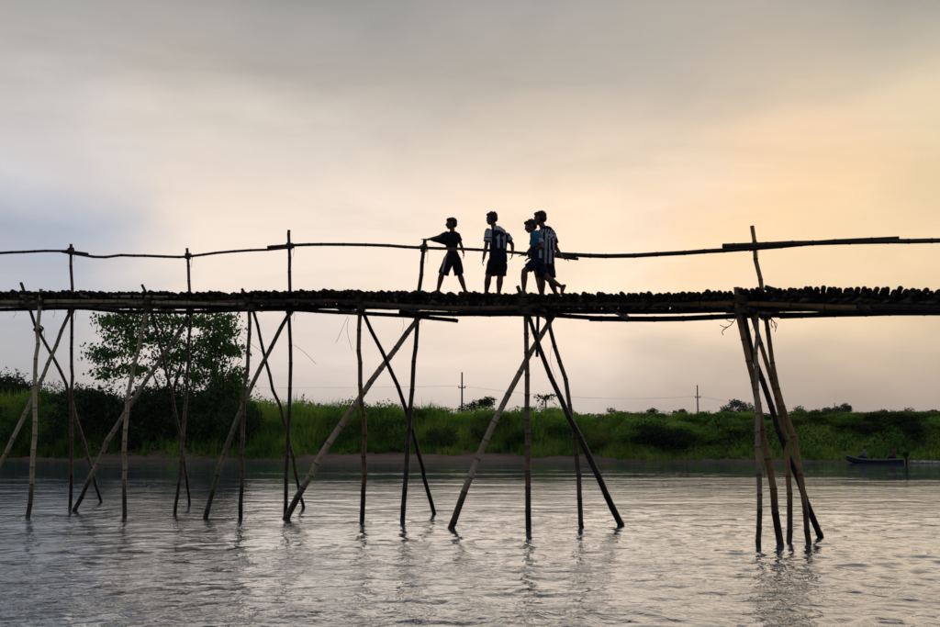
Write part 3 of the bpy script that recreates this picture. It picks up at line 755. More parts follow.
def topy(px):       # how high the growth stands on the skyline (photo rows), by direction
    return np.interp(px, [-60, 0, 60, 80, 240, 300, 340, 400, 440, 470, 520, 600, 640, 700, 760, 820, 940, 1010], [370, 372, 377, 376, 394, 395, 399, 399, 404, 407, 406, 411, 413, 412, 418, 421, 423, 424])
def pick_grass(lo, hi, x0, x1, short=1.0):
    def f(n):
        X = rng.uniform(x0, x1, n); s = shore(X)+lo+(hi-lo)*rng.random(n); Y = bankY(X)+s; sr_ = s-shore(X)
        px = CX+FPX*X/Y; z = ground_z(X, Y); full = CAMZ+(435-topy(px))/FPX*Y-z
        hum = .5+.5*(wob(X, Y, 1.05, 36)*.7+wob(X, Y, 2.3, 32)*1.1); H = np.clip(full*smooth(-1.5, 4.5, sr_), .6, None)*rng.uniform(.72, 1.06, n)*(.58+.56*np.clip(hum, 0, 1))
        H = np.clip(H, .35, 2.4)*short*(1-.35*smooth(620, 760, px))
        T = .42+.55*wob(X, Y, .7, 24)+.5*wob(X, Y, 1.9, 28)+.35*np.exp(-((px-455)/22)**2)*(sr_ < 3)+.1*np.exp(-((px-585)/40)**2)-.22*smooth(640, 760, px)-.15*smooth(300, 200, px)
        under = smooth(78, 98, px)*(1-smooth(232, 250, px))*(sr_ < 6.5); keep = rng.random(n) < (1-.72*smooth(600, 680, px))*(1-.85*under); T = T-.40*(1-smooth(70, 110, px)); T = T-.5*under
        return X[keep], Y[keep], H[keep], np.clip(T, 0, 1)[keep]
    return f
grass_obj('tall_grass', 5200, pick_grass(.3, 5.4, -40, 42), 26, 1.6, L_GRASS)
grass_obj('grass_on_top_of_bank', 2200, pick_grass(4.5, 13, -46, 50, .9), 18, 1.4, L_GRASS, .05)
# short growth running down to the mud
def pick_low(n):
    X = rng.uniform(-40, 42, n); X = X[(X < -27) | (X > -13)]; n = len(X); s = shore(X)+1.8*rng.random(n); Y = bankY(X)+np.maximum(s, .4)
    return X, Y, rng.uniform(.25, .7, n), np.clip(.3+.2*wob(X, Y, .8, 30), 0, 1)
grass_obj('low_waterside_growth', 900, pick_low, 14, .5, L_GRASS, .05)
# creeper and weeds between the shrubs
def weeds(name, n, x0, x1, m):
    X = rng.uniform(x0, x1, n); s = shore(X)+.2+8*rng.random(n)**.8; Y = bankY(X)+s; sr_ = s-shore(X); px = CX+FPX*X/Y
    z = ground_z(X, Y); full = np.clip((CAMZ+(435-topy(px))/FPX*Y-z)*smooth(-.5, 5, sr_), .3, 2.6)
    hump = np.clip(.60+.32*wob(X, Y, .9, 32)+.55*wob(X, Y, 2.4, 20), .15, 1.12)
    C = np.stack([X, Y, z+full*hump*(.55+.45*rng.random(n))-.05], 1)
    V, F, T = leaves(C, .20, .1, .6, np.clip(.42+.35*wob(X, Y, .6, 34)+.5*(hump-.6)+rng.normal(0, .13, n), 0, 1))
    return tag(place(name, np_mesh(name, V, F, m, T), Vector((0, 0, 0))), kind='stuff')
weeds('creeper', 52000, 7, 42, L_MID)
weeds('undergrowth', 22000, -40, 8, L_MID)

# the tree with an open crown on the left
def skeleton_tree(name, X, Y, z, trunk_h, tips, leaf, per, m, tr=.16, droop=.7, spread=.42, forks=5, seed=3):
    r_ = random.Random(seed); o = empty(name, (X, Y, z)); root = Vector((X, Y, z))
    mb = MB(); nodes = []
    for k in range(forks):
        a = r_.uniform(0, 6.28); e = Vector((math.cos(a)*trunk_h*.22, math.sin(a)*trunk_h*.18, trunk_h*r_.uniform(.75, 1.0)))
        path = catmull([Vector((e.x*.05, e.y*.05, -.4)), Vector((e.x*.35+r_.gauss(0, .1), e.y*.3, trunk_h*.4)), e], .5)
        mb.tube([root+q for q in path], [tr*(1-.6*i/len(path)) for i in range(len(path))], 7)
        nodes += [(q, tr*(1-.6*i/len(path))) for i, q in enumerate(path) if q.z > trunk_h*.35]
    limbs = list(nodes); C = []
    for tpt in sorted(tips, key=lambda q: (Vector(q)-Vector((0, 0, trunk_h*.7))).length):
        tpt = Vector(tpt)
        best = min(limbs, key=lambda q: (q[0]-tpt).length+.6*max(0, q[0].z-tpt.z+.3))
        b0, rb = best; mid = b0.lerp(tpt, .5)+Vector((r_.gauss(0, .1), r_.gauss(0, .1), .12*(tpt-b0).length)); rr = min(rb*.7, .05)
        path = catmull([b0, mid, tpt], .35)
        mb.tube([root+q for q in path], [max(.012, rr*(1-.7*i/len(path))) for i in range(len(path))], 5)
        limbs += [(q, max(.015, rr*(1-.6*i/len(path)))) for i, q in enumerate(path)][2:]
        m_ = int(per*r_.uniform(.6, 1.35))
        q = rng.normal(size=(m_, 3))*np.array([spread, spread, spread*.42])+np.array(tpt)
        C.append(q)
        k_ = np.array([list(path[int(u*(len(path)-1))]) for u in np.linspace(.45, 1, 6)])+rng.normal(0, .12, (6, 3)); C.append(k_)
    mb.build('trunk', BARK, o)
    C = np.concatenate(C)
    V, F, T = leaves(C, leaf, droop, .55)
    c_ = bpy.data.objects.new('crown', np_mesh('crown', V, F, m, T)); col.objects.link(c_); c_.parent = o
    return o
TX, TY = bX(166, 5.5); TZ = float(ground_z(TX, TY))
tips = []
def blob(px, py, rx, ry, n):
    for _ in range(n):
        a = random.uniform(0, 6.28); q = math.sqrt(random.random())
        Yd = random.uniform(-2.2, 2.2); p = at_depth(px+math.cos(a)*q*rx, py+math.sin(a)*q*ry, TY+Yd)
        tips.append((p.x-TX, Yd, p.z-TZ))
blob(150, 318, 40, 10, 15); blob(118, 326, 18, 10, 8); blob(100, 354, 13, 7, 7); blob(130, 345, 22, 13, 9); blob(165, 335, 24, 14, 9)
blob(205, 320, 26, 11, 12); blob(218, 335, 14, 12, 7); blob(215, 355, 24, 18, 20); blob(222, 345, 16, 16, 8); blob(160, 352, 30, 14, 8); blob(135, 330, 26, 12, 8); blob(226, 385, 16, 20, 14); blob(200, 372, 20, 14, 8); blob(140, 366, 32, 9, 9); blob(105, 372, 16, 6, 5); blob(178, 358, 16, 10, 5)
tr_o = skeleton_tree('broadleaf_tree', TX, TY, TZ, 4.6, tips, .27, 58, L_TREE, .10, .8, .46)
tag(tr_o, 'open-crowned broadleaf tree with drooping leaves rising above the left bank', 'tree')

# skyline plants and far trees
def plant(px, base_y, back, label, fronds, L, name='palm_like_plant'):
    X, Y = bX(px, back); z = float(ground_z(X, Y)); o = empty(name, (X, Y, z)); top = CAMZ+(435-base_y)/FPX*Y-z
    mb = MB(); mb.tube([Vector((X, Y, z-.2)), Vector((X+.05, Y, z+top))], [.07, .05], 6); mb.build('stem', BARK, o)
    Cc = []
    for k in range(fronds):
        a = 6.28*k/fronds+random.uniform(-.2, .2); up = random.uniform(.3, 1.1)
        for u in np.linspace(.1, 1, 12):
            Cc.append((math.cos(a)*L*u*.8, math.sin(a)*L*u*.8, top+L*(up*u-.75*u*u)))
    V, F, T = leaves(np.array(Cc)+rng.normal(0, .03, (len(Cc), 3)), .30, .5, .3)
    c_ = bpy.data.objects.new('crown', np_mesh('crown', V, F, L_DARK, T)); col.objects.link(c_); c_.parent = o
    tag(o, label, 'plant'); return o
plant(545, 400, 11, 'feathery palm-like plant on the skyline beside the fifth trestle', 13, 1.0)

def far_tree_mesh(seed, h_, wdt, n=1500, leaf=.5, low=.3):
    r_ = random.Random(seed); lobes = []
    for i in range(9):
        a = r_.uniform(0, 6.28); q = r_.uniform(.05, .33)*wdt; z = r_.uniform(low+.1, .86)*h_; s_ = r_.uniform(.13, .24)*wdt
        lobes.append((math.cos(a)*q, math.sin(a)*q, z, s_, s_, s_*.8))
    V, F, T = leaves(crown_points(n, lobes, .3), leaf, .2, .6)
    cm = np_mesh('crown', V, F, L_FAR, T)
    mb = MB(); mb.tube([(0, 0, -.5), (.1, 0, h_*.45), (.05, .1, h_*.75)], [h_*.028, h_*.02, h_*.008], 6)
    for i in range(5):
        l = lobes[i]; mb.tube([(.1, 0, h_*.4), (l[0]*.5, l[1]*.5, l[2]*.8), (l[0], l[1], l[2])], [h_*.012, h_*.008, h_*.004], 5)
    return cm, mb.mesh('trunk', BARK, True, Vector((0, 0, 0)))[0]
FT = [far_tree_mesh(1, 10, 8), far_tree_mesh(2, 10, 6, 1300), far_tree_mesh(3, 10, 9, 1500, .5, .15), far_tree_mesh(4, 10, 5, 1000, .45, .45)]
def far_tree(px, top_y, Y, var, sx, label, group='trees in the fields beyond the bank'):
    X = (px-CX)/FPX*Y; z = float(ground_z(X, Y)); h_ = CAMZ+(435-top_y)/FPX*Y-z
    o = empty('field_tree', (X, Y, z)); tag(o, label, 'tree', group)
    for nm, me in zip(('crown', 'trunk'), FT[var]):
        c_ = bpy.data.objects.new(nm, me); col.objects.link(c_); c_.parent = o; c_.scale = (h_/10*sx, h_/10*sx, h_/10); c_.rotation_euler.z = px*.7
        if nm == 'trunk': c_.scale = (h_/10, h_/10, h_/10)
for a in (
    (740, 397, 420, 0, 1.1, 'hazy rounded tree on the skyline just left of the right trestle'),
    (727, 404, 430, 2, 1.5, 'low hazy tree left of the rounded hazy tree'),
    (753, 405, 430, 2, 1.2, 'low hazy tree half hidden by the right trestle'),
    (799, 405, 330, 2, 1.2, 'grey tree just right of the right trestle'),
    (811, 406, 340, 1, 1.2, 'small grey tree between the right trestle and the conical one'),
    (822, 403, 300, 1, 1.3, 'pointed grey tree left of the far utility pole'),
    (835, 404, 280, 3, 1.4, 'small tree at the foot of the far utility pole'),
    (847, 401, 230, 3, 1.3, 'thin flat-topped tree right of the far utility pole'),
    (878, 408, 300, 0, 1.2, 'small grey tree above the stern of the boat'),
    (905, 407, 320, 2, 1.4, 'low grey tree on the skyline over the wake'),
    (916, 408, 300, 1, 1.4, 'dark small tree left of the right edge shrubs'),
    (936, 408, 300, 0, 1.4, 'hazy tree at the right edge skyline'),
    (652, 406, 190, 3, 1.2, 'tiny tree alone on the skyline left of the middle utility pole'),
    (679, 405, 170, 1, 1.2, 'small bushy tree on the skyline right beside the middle utility pole'),
    (613, 407, 200, 2, 1.3, 'tiny rounded tree on the skyline right of the fifth trestle'),
    (484, 394, 110, 3, 1.9, 'loose bushy tree on the skyline between the near utility pole and the fifth trestle'),
    (475, 399, 108, 2, 1.6, 'low bush-like tree close right of the near utility pole'),
): far_tree(*a)

# utility poles and cables
def upole(px, top_y, Y, label):
    X = (px-CX)/FPX*Y; z = float(ground_z(X, Y)); top = CAMZ+(435-top_y)/FPX*Y; o = empty('utility_pole', (X, Y, z)); tag(o, label, 'utility pole', 'utility poles beyond the bank')
    mb = MB(); mb.tube([(X, Y, z-.3), (X, Y, top)], [.12, .08], 8); mb.build('post', UPOLE, o)
    mb = MB(); mb.box((X, Y-.15, top-1.7), .8, .1, .1); mb.build('crossarm', UPOLE, o, False)
    for dx in (-.35, .35):
        mb = MB(); mb.tube([(X+dx, Y-.15, top-1.65), (X+dx, Y-.15, top-1.58), (X+dx, Y-.15, top-1.5)], [.05, .07, .04], 6); mb.build('insulator', UPOLE, o)
    return Vector((X, Y, top-1.5)), o
tp = []
for a in ((-300, 352, 100, 'utility pole standing left of the photo beyond the bank'), (462, 372.5, 120, 'tall utility pole on the skyline left of the fifth trestle'), (697, 385.5, 152, 'middle utility pole on the skyline between the fifth and right trestles'), (833.5, 403, 245, 'short far utility pole on the skyline right of the right trestle')):
    tp.append(upole(*a)[0])
sides = (('power_cable', -.35, 'nearer'), ('power_cable', .35, 'farther'))
names = ('from the left edge to the tall pole', 'between the tall pole and the middle pole', 'between the middle pole and the short far pole')
for i in range(3):
    for nm, dx, sd_ in sides:
        a, b_ = tp[i]+Vector((dx, -.15, 0)), tp[i+1]+Vector((dx, -.15, 0)); pts = [a.lerp(b_, u)-Vector((0, 0, 3.2*u*(1-u))) for u in np.linspace(0, 1, 20)]
        mb = MB(); mb.tube(pts, .007, 4); o = mb.build(nm, WIRE)
        tag(o, 'thin %s power cable strung %s' % (sd_, names[i]), 'cable')

# ------------------------------------------------------------------ people
def capsule(mb, a, b, ra, rb, seg=10):
    a, b = Vector(a), Vector(b); d_ = b-a; L_ = max(1e-5, d_.length); d_.normalize(); pts = []; rad = []
    for k in range(4):
        th = math.pi/2*(k+.35)/4.35; pts.append(a-d_*ra*math.cos(th)); rad.append(ra*math.sin(th))
    pts.append(a); rad.append(ra); pts.append(b); rad.append(rb)
    for k in range(3, -1, -1):
        th = math.pi/2*(k+.35)/4.35; pts.append(b+d_*rb*math.cos(th)); rad.append(rb*math.sin(th))
    ref = d_.orthogonal().normalized(); bb = d_.cross(ref)
    mb.rings([[p+(ref*math.cos(6.2832*j/seg)+bb*math.sin(6.2832*j/seg))*r for j in range(seg)] for p, r in zip(pts, rad)])
def loft(mb, secs, side, n=18):
    """secs: (centre, half width along side, half depth, optional yaw-less) stacked; super-elliptic rings"""
    rr = []
    for i, (c_, hw, hd) in enumerate(secs):
        c_ = Vector(c_); up = (Vector(secs[min(i+1, len(secs)-1)][0])-Vector(secs[max(i-1, 0)][0])).normalized()
        s_ = (side-up*side.dot(up)).normalized(); f_ = up.cross(s_)
        ring = []
        for j in range(n):
            a = 6.2832*j/n; ca, sa = math.cos(a), math.sin(a)
            ring.append(c_+s_*hw*math.copysign(abs(ca)**.85, ca)+f_*hd*math.copysign(abs(sa)**.85, sa))
        rr.append(ring)
    mb.rings(rr)
TS = bpy.data.scenes.new('workbench')
def remesh(mb, name, mats, vox, smooth_it=3, paint=None, origin=Vector((0, 0, 0)), noise_amp=0, noise_sc=12):
    me = bpy.data.meshes.new(name); me.from_pydata([tuple(v) for v in mb.v], [], mb.f)
    ob = bpy.data.objects.new(name, me); TS.collection.objects.link(ob)
    m = ob.modifiers.new('r', 'REMESH'); m.mode = 'VOXEL'; m.voxel_size = vox
    if smooth_it:
        q = ob.modifiers.new('s', 'SMOOTH'); q.iterations = smooth_it; q.factor = .5
    
    with bpy.context.temp_override(scene=TS, view_layer=TS.view_layers[0]):
        dg = bpy.context.evaluated_depsgraph_get(); dg.update(); out = bpy.data.meshes.new_from_object(ob.evaluated_get(dg))
    bpy.data.objects.remove(ob); bpy.data.meshes.remove(me); out.name = name; out.materials.clear()
    for q in (mats if isinstance(mats, (list, tuple)) else [mats]): out.materials.append(q)
    if noise_amp:
        nv_ = len(out.vertices); co = np.empty(nv_*3, dtype=np.float32); out.vertices.foreach_get('co', co); co = co.reshape(-1, 3)
        nr = np.empty(nv_*3, dtype=np.float32); out.vertex_normals.foreach_get('vector', nr); nr = nr.reshape(-1, 3)
        nn = np.array([mnoise.noise(Vector((float(a), float(b), float(c)))*noise_sc) for a, b, c in co], dtype=np.float32)
        out.vertices.foreach_set('co', (co+nr*noise_amp*nn[:, None]).ravel())
    out.polygons.foreach_set('use_smooth', [True]*len(out.polygons))
    out.update()
    if paint:
        out.polygons.foreach_set('material_index', [paint(c_, n_) for c_, n_ in [(p_.center.copy(), p_.normal.copy()) for p_ in out.polygons]])
    out.update(); return out

def hand(mb, wrist, direction, palm_n, s=1.0, curl=.5, thumb=1):
    """palm with four unequal bent fingers and a thumb leaving its side"""
    d_ = Vector(direction).normalized(); nrm = Vector(palm_n); nrm = (nrm-d_*nrm.dot(d_)).normalized(); sd_ = d_.cross(nrm)*thumb
    pl = .065*s; c0 = Vector(wrist)
    for k in (-1.1, -.35, .35, 1.1):
        capsule(mb, c0+sd_*k*.008*s, c0+d_*pl+sd_*k*.016*s, .014*s, .0105*s, 8)
    for k, L_ in zip((1.5, .5, -.5, -1.5), (.052, .060, .056, .044)):
        p = c0+d_*pl+sd_*k*.0115*s; dd = d_.copy(); L_ *= s
        for j, f in enumerate((.45, .32, .25)):
            ang = curl*(.45+.25*j); dd = (dd*math.cos(ang)+nrm*math.sin(ang)).normalized(); q = p+dd*L_*f
            capsule(mb, p, q, (.0078-.0006*j)*s, (.0072-.0006*j)*s, 7); p = q
    p = c0+d_*pl*.25+sd_*.016*s; dd = (d_*.6+sd_*.7+nrm*.25).normalized()
    for j, f in enumerate((.03, .024)):
        q = p+dd*f*s; capsule(mb, p, q, .010*s, .0085*s, 7); p = q; dd = (dd+d_*.5+nrm*.3).normalized()
def foot(mb, ankle, fwd, s=1.0, toe_drop=0.0, heelup=0.0):
    """ankle point; fwd horizontal heading; heel, arch, ball and five toes"""
    a = Vector(ankle); f = Vector(fwd).normalized(); up = Vector((0, 0, 1))
    if heelup:
        f = (f*math.cos(heelup)-up*math.sin(heelup)).normalized()
    sd_ = f.cross(up).normalized(); dn = f.cross(sd_).normalized()
    if dn.z > 0: dn = -dn
    heel = a-f*.035*s+dn*.045*s; ball = a+f*.115*s+dn*.052*s
    capsule(mb, a, heel, .030*s, .026*s); capsule(mb, a+dn*.012*s, ball, .027*s, .020*s)
    capsule(mb, heel, ball, .024*s, .021*s)
    capsule(mb, a+f*.09*s+dn*.053*s-sd_*.022*s, a+f*.11*s+dn*.055*s+sd_*.022*s, .017*s, .017*s)
    for k, L_ in zip((-2, -1, 0, 1, 2), (.042, .038, .034, .030, .026)):
        b0 = ball+sd_*k*.0125*s+f*.0; fd = (f*math.cos(heelup)+Vector((0, 0, 1))*math.sin(heelup)*.9).normalized() if heelup else f
        capsule(mb, b0, b0+fd*L_*s+dn*.004*s, .0095*s, .0078*s, 7)
def head(mb, c, f, s=1.0, tilt=0.0):
    """skull, jaw, nose, brow, lips, ears in one volume; f = facing direction"""
    f = Vector(f).normalized(); up = Vector((0, 0, 1)); f = (f*math.cos(tilt)-up*math.sin(tilt)).normalized()
    sd_ = f.cross(up).normalized(); u2 = sd_.cross(f).normalized(); M_ = Matrix((sd_, f, u2)).transposed(); c = Vector(c)
    P_ = lambda x, y, z: c+M_ @ Vector((x*s, y*s, z*s))
    mb.ball(P_(0, -.012, .022), .072*s, .088*s, .078*s, M_); mb.ball(P_(0, .018, -.02), .057*s, .066*s, .075*s, M_)
    capsule(mb, P_(-.022, .05, -.072), P_(.022, .05, -.072), .022*s, .022*s)          # chin and jaw
    capsule(mb, P_(-.045, .0, -.05), P_(-.02, .05, -.072), .022*s, .02*s); capsule(mb, P_(.045, .0, -.05), P_(.02, .05, -.072), .022*s, .02*s)
    capsule(mb, P_(0, .078, .012), P_(0, .094, -.020), .008*s, .0125*s); capsule(mb, P_(-.012, .084, -.023), P_(.012, .084, -.023), .008*s, .008*s)
    capsule(mb, P_(-.03, .073, .022), P_(.03, .073, .022), .011*s, .011*s)              # brow
    capsule(mb, P_(-.018, .080, -.043), P_(.018, .080, -.043), .0075*s, .0075*s); capsule(mb, P_(-.016, .077, -.055), P_(.016, .077, -.055), .0085*s, .0085*s)
    for k in (-1, 1):
        mb.ball(P_(.074*k, -.008, -.008), .010*s, .020*s, .031*s, M_, 10, 8); capsule(mb, P_(.03*k, .066, -.012), P_(.045*k, .052, -.02), .016*s, .014*s)
    eyes = [P_(.029*k, .068, .004) for k in (-1, 1)]
    return M_, P_, eyes
def hair_part(c, P_, M_, s, parent, seed=0, back=.0):
    mb = MB(); mb.ball(P_(0, -.018, .030), .076*s, .090*s, .077*s, M_, 20, 14); mb.ball(P_(0, -.055, -.01), .066*s, .050*s, .062*s, M_); mb.ball(P_(0, .038, .072), .055*s, .045*s, .030*s, M_)
    r_ = random.Random(seed)
    for i in range(70):
        a = r_.uniform(0, 6.28); z = r_.uniform(.15, 1); q = math.sqrt(1-z*z)
        b = P_(math.cos(a)*q*.076, -.018+math.sin(a)*q*.086, .036+z*.074); o_ = M_ @ Vector((math.cos(a)*q+r_.gauss(0, .4), math.sin(a)*q+.4, z*.8)).normalized()*.008*s
        capsule(mb, b, b+o_, .007*s, .004*s, 6)
    me = remesh(mb, 'hair', HAIR, .0045, 1, None, noise_amp=.003, noise_sc=45)
    return place('hair', me, wloc(parent), parent)

class Fig:
    """joints given as measurements on the photo at the figure's own distance, turned into metres"""
    def __init__(s, Y, foot_px): 
        s.Y = Y; s.o = at_depth(foot_px[0], foot_px[1], Y)
    def __call__(s, px, py, dy=0.0):
        p = at_depth(px, py, s.Y); return Vector((p.x-s.o.x, dy, p.z-s.o.z))

def person(name, label, loc, build, group=None, vox=.006):
    body, clothes, hd = build()
    me = remesh(body, 'body', SKIN, vox, 2)
    o = place(name, me, Vector(loc)); tag(o, label, 'person', group)
    M_, P_, eyes, s = hd
    for e in eyes:
        m2 = MB(); m2.ball((0, 0, 0), .011*s, .011*s, .011*s, None, 10, 8); q = m2.build('eye', EYE, None, True, Vector((0, 0, 0))); q.parent = o; q.location = e
    for nm, mbx, mats, paint in clothes:
        cm = remesh(mbx, nm, mats, vox, 2, paint, noise_amp=.012, noise_sc=13)
        c_ = bpy.data.objects.new(nm, cm); col.objects.link(c_); c_.parent = o
    return o, M_, P_, s
def limb(mb, a, b, c_, r, seg=10, bulge=1.0):
    """thigh/upper arm -> shin/forearm with tapering and a calf or forearm belly"""
    a, b, c_ = Vector(a), Vector(b), Vector(c_)
    capsule(mb, a, b, r[0], r[1], seg); k = b.lerp(c_, .3); capsule(mb, b, k, r[1], r[1]*bulge, seg); capsule(mb, k, c_, r[1]*bulge, r[2], seg)
def sleeve(mb, a, b, ra, rb, n=14):
    a, b = Vector(a), Vector(b); d_ = (b-a).normalized(); ref = d_.orthogonal().normalized(); bb = d_.cross(ref)
    mb.rings([[p+(ref*math.cos(6.2832*j/n)+bb*math.sin(6.2832*j/n))*r for j in range(n)] for p, r in ((a-d_*ra*.5, ra*.7), (a, ra), (a.lerp(b, .5), (ra+rb)/2), (b, rb))])
XA = Vector((1, 0, 0))
def deck_at(px, Y): return (deck_z((px-CX)/FPX*Y))

# --- boy 1: black T-shirt, reaching to the post, striding left
BOYS = 'boys crossing the bridge'
def stand(J, pts):   # sole height so that the figure stands on the deck
    pass
def boy1():
    Y = YB1; J = Fig(Y, (453, 292)); b = MB(); H = .95
    nk = J(452, 230.8); sl, sr = J(447.5, 234, -.02), J(457, 234, .03); hipl, hipr = J(449.5, 255, -.03), J(455.8, 255, .04)
    hd = head(b, J(451.3, 223.6), (-1, -.12, 0), .93, .05)
    capsule(b, J(452.2, 227.5), J(452.4, 234), .040, .045)
    side = Vector((.85, .35, 0)).normalized()
    secs = [(J(452.3, 232.5), .075, .05), (J(452.4, 234.5), .108, .065), (J(452.4, 239), .098, .07), (J(452.3, 245), .080, .062), (J(452.3, 250), .080, .062), (J(452.6, 255.5), .088, .068), (J(452.7, 260), .07, .06)]
    loft(b, secs, side)
    limb(b, sl, J(437.5, 237.6, -.06), J(428.5, 239.2, -.02), (.038, .028, .019)); hand(b, J(428.2, 239.2, -.02), (-1, 0, .12), (0, 0, -1), .85, .35)
    limb(b, sr, J(460.6, 243, .07), J(463.2, 251.5, .03), (.036, .027, .019)); hand(b, J(463.3, 251.5, .03), (.1, -.05, -1), (-1, 0, 0), .82, .5)
    limb(b, hipl, J(442.6, 272, -.08), J(438.5, 288.4, -.03), (.062, .044, .026), 12, 1.1); foot(b, J(438.4, 288.4, -.03), (-1, -.1, 0), .9)
    limb(b, hipr, J(459.6, 272.5, .08), J(464.8, 288.5, .06), (.062, .044, .026), 12, 1.1); foot(b, J(465.0, 288.4, .06), (-.9, -.1, 0), .9, heelup=.25)
    sh = MB(); loft(sh, [(J(452.3, 231.2), .058, .05), (J(452.4, 232.6), .092, .066), (J(452.4, 235), .122, .080), (J(452.3, 239), .112, .082), (J(451.8, 243.5), .098, .078), (J(451.8, 246.6), .095, .076)], side)
    sleeve(sh, sl, J(441, 237.0, -.03), .055, .052); capsule(sh, J(446, 238, -.03), J(447.5, 243, -.02), .055, .05); capsule(sh, J(440, 237.6, -.04), J(446, 240.5, -.03), .040, .05)
    capsule(sh, J(430.5, 238.9, -.03), J(445, 240.0, -.03), .020, .078)
    sleeve(sh, sr, J(459.3, 240, .055), .052, .048)
    so = MB(); loft(so, [(J(452.3, 250.6), .088, .072), (J(452.4, 252), .094, .078), (J(452.4, 257), .112, .088), (J(452.5, 262), .118, .090)], side)
    sleeve(so, J(449.5, 257, -.03), J(443.9, 272.8, -.075), .084, .088); sleeve(so, J(455.6, 257, .04), J(459.0, 272.4, .075), .084, .080)
    x1, x2 = J(446, 255).x, J(443, 272).x
    def paint(c_, n_):
        zt = J(0, 252).z; zb = J(0, 273).z; u = (zt-c_.z)/(zt-zb); xs = J(447.6-4.2*u, 0).x
        return 1 if abs(c_.x-xs) < .014 and n_.y < .35 and u > .05 else 0
    return b, [('shirt', sh, [BLACKCLOTH], None), ('shorts', so, [BLACKCLOTH, WHITE], paint)], (hd[0], hd[1], hd[2], .93)
# --- boy 2: white and navy football shirt with the number 11
NUM = {'1': ["..#.", ".##.", "#.#.", "..#.", "..#.", "..#.", "..#.", "..#.", "..#."]}
def boy2():
    Y = YB2; J = Fig(Y, (495, 293)); b = MB()
    f = Vector((-.8, .6, 0)); hd = head(b, J(491.7, 217.2, .0), f, 1.0, .12)
    side = Vector((.93, .37, 0)).normalized()
    sl, sr = J(488.6, 230.6, -.06), J(505.8, 233.6, .05)
    capsule(b, J(493, 222), J(495.5, 230), .044, .052)
    loft(b, [(J(495.6, 228.2), .07, .055), (J(497.0, 231.6), .128, .075), (J(497.6, 236.5), .128, .082), (J(497.5, 245), .108, .076), (J(497.6, 252), .105, .074), (J(497.4, 259), .112, .082), (J(497, 264), .09, .07)], side)
    limb(b, sl, J(486.2, 246, -.10), J(483.6, 258, -.14), (.042, .032, .022)); hand(b, J(483.5, 258, -.14), (-.2, -.1, -1), (1, 0, 0), .95, .6)
    limb(b, sr, J(512.2, 241.5, .10), J(512.2, 251, .02), (.042, .032, .022)); hand(b, J(512.2, 251, .02), (-.15, .1, -1), (-.6, 0, -.2), .95, .7, -1)
    limb(b, J(492, 260, -.02), J(488.4, 275, -.06), J(486.4, 289.3, .03), (.074, .050, .030), 12, 1.12); foot(b, J(486.3, 289.3, .03), (-.75, .6, 0), 1.0)
    limb(b, J(501.5, 260, .03), J(500, 275, .0), J(498.6, 289.8, .0), (.074, .050, .030), 12, 1.12); foot(b, J(498.6, 289.6, .0), (-.7, .6, 0), 1.0)
    sh = MB(); loft(sh, [(J(494.6, 225.6), .055, .055), (J(495.4, 227.0), .088, .070), (J(497.0, 230.4), .142, .088), (J(498, 236.5), .150, .098), (J(498, 245), .143, .098), (J(498, 252), .146, .098), (J(498, 259.5), .150, .10)], side)
    sleeve(sh, sl, J(487.2, 240.6, -.09), .066, .062); sleeve(sh, sr, J(510.6, 238.6, .08), .062, .052)
    zz = lambda y: J(0, y).z; xx = lambda x: J(x, 0).x
    def paint(c_, n_):
        px = 495+(c_.x)/(xx(496)-xx(495)); py = 293-(c_.z-0)/(zz(292)-zz(293)); px = 495+(c_.x-xx(495))/(xx(496)-xx(495)); py = 293-(c_.z-zz(293))/(zz(292)-zz(293))
        arc_ = py-.42*max(0, px-497)-.1*max(0, 497-px)+1.2
        if px < 491.2 and py < 242.5:           # left sleeve
            if 236.3 < py < 237.6: return 0
            return 1 if py > 229.2 else 0
        if px < 493.5: return 0
        if px > 507.0 and py > 230:            # right sleeve
            return 1 if 233.5 < py < 238 else 0
        if py < 226.6: return 1
        if arc_ < 226.6: return 2
        if arc_ < 229.9 and px > 493: return 1
        if n_.y > .35: return 0
        if 233 < py < 246.6:                      # the number
            for x0 in (495.4, 501.0):
                gx_, gy_ = int((px-x0)//1.15), int((py-233.2)//1.5)
                if 0 <= gx_ < 4 and 0 <= gy_ < 9 and NUM['1'][gy_][gx_] == '#': return 1
                if 0 <= gx_ < 4 and gy_ >= 1 and gx_ in (1, 2) and gy_ < 9: return 1
        return 0
    so = MB(); loft(so, [(J(497.8, 256), .118, .09), (J(497.8, 260), .132, .10), (J(497.6, 264), .14, .10)], side)
    sleeve(so, J(492.2, 261, -.02), J(490.6, 273, -.04), .085, .090); sleeve(so, J(501.6, 261, .03), J(501.0, 273, .01), .085, .088)
    return b, [('shirt', sh, [NAVY, WHITE, ROYAL], paint), ('shorts', so, [BLACKCLOTH], None)], (hd[0], hd[1], hd[2], 1.0)
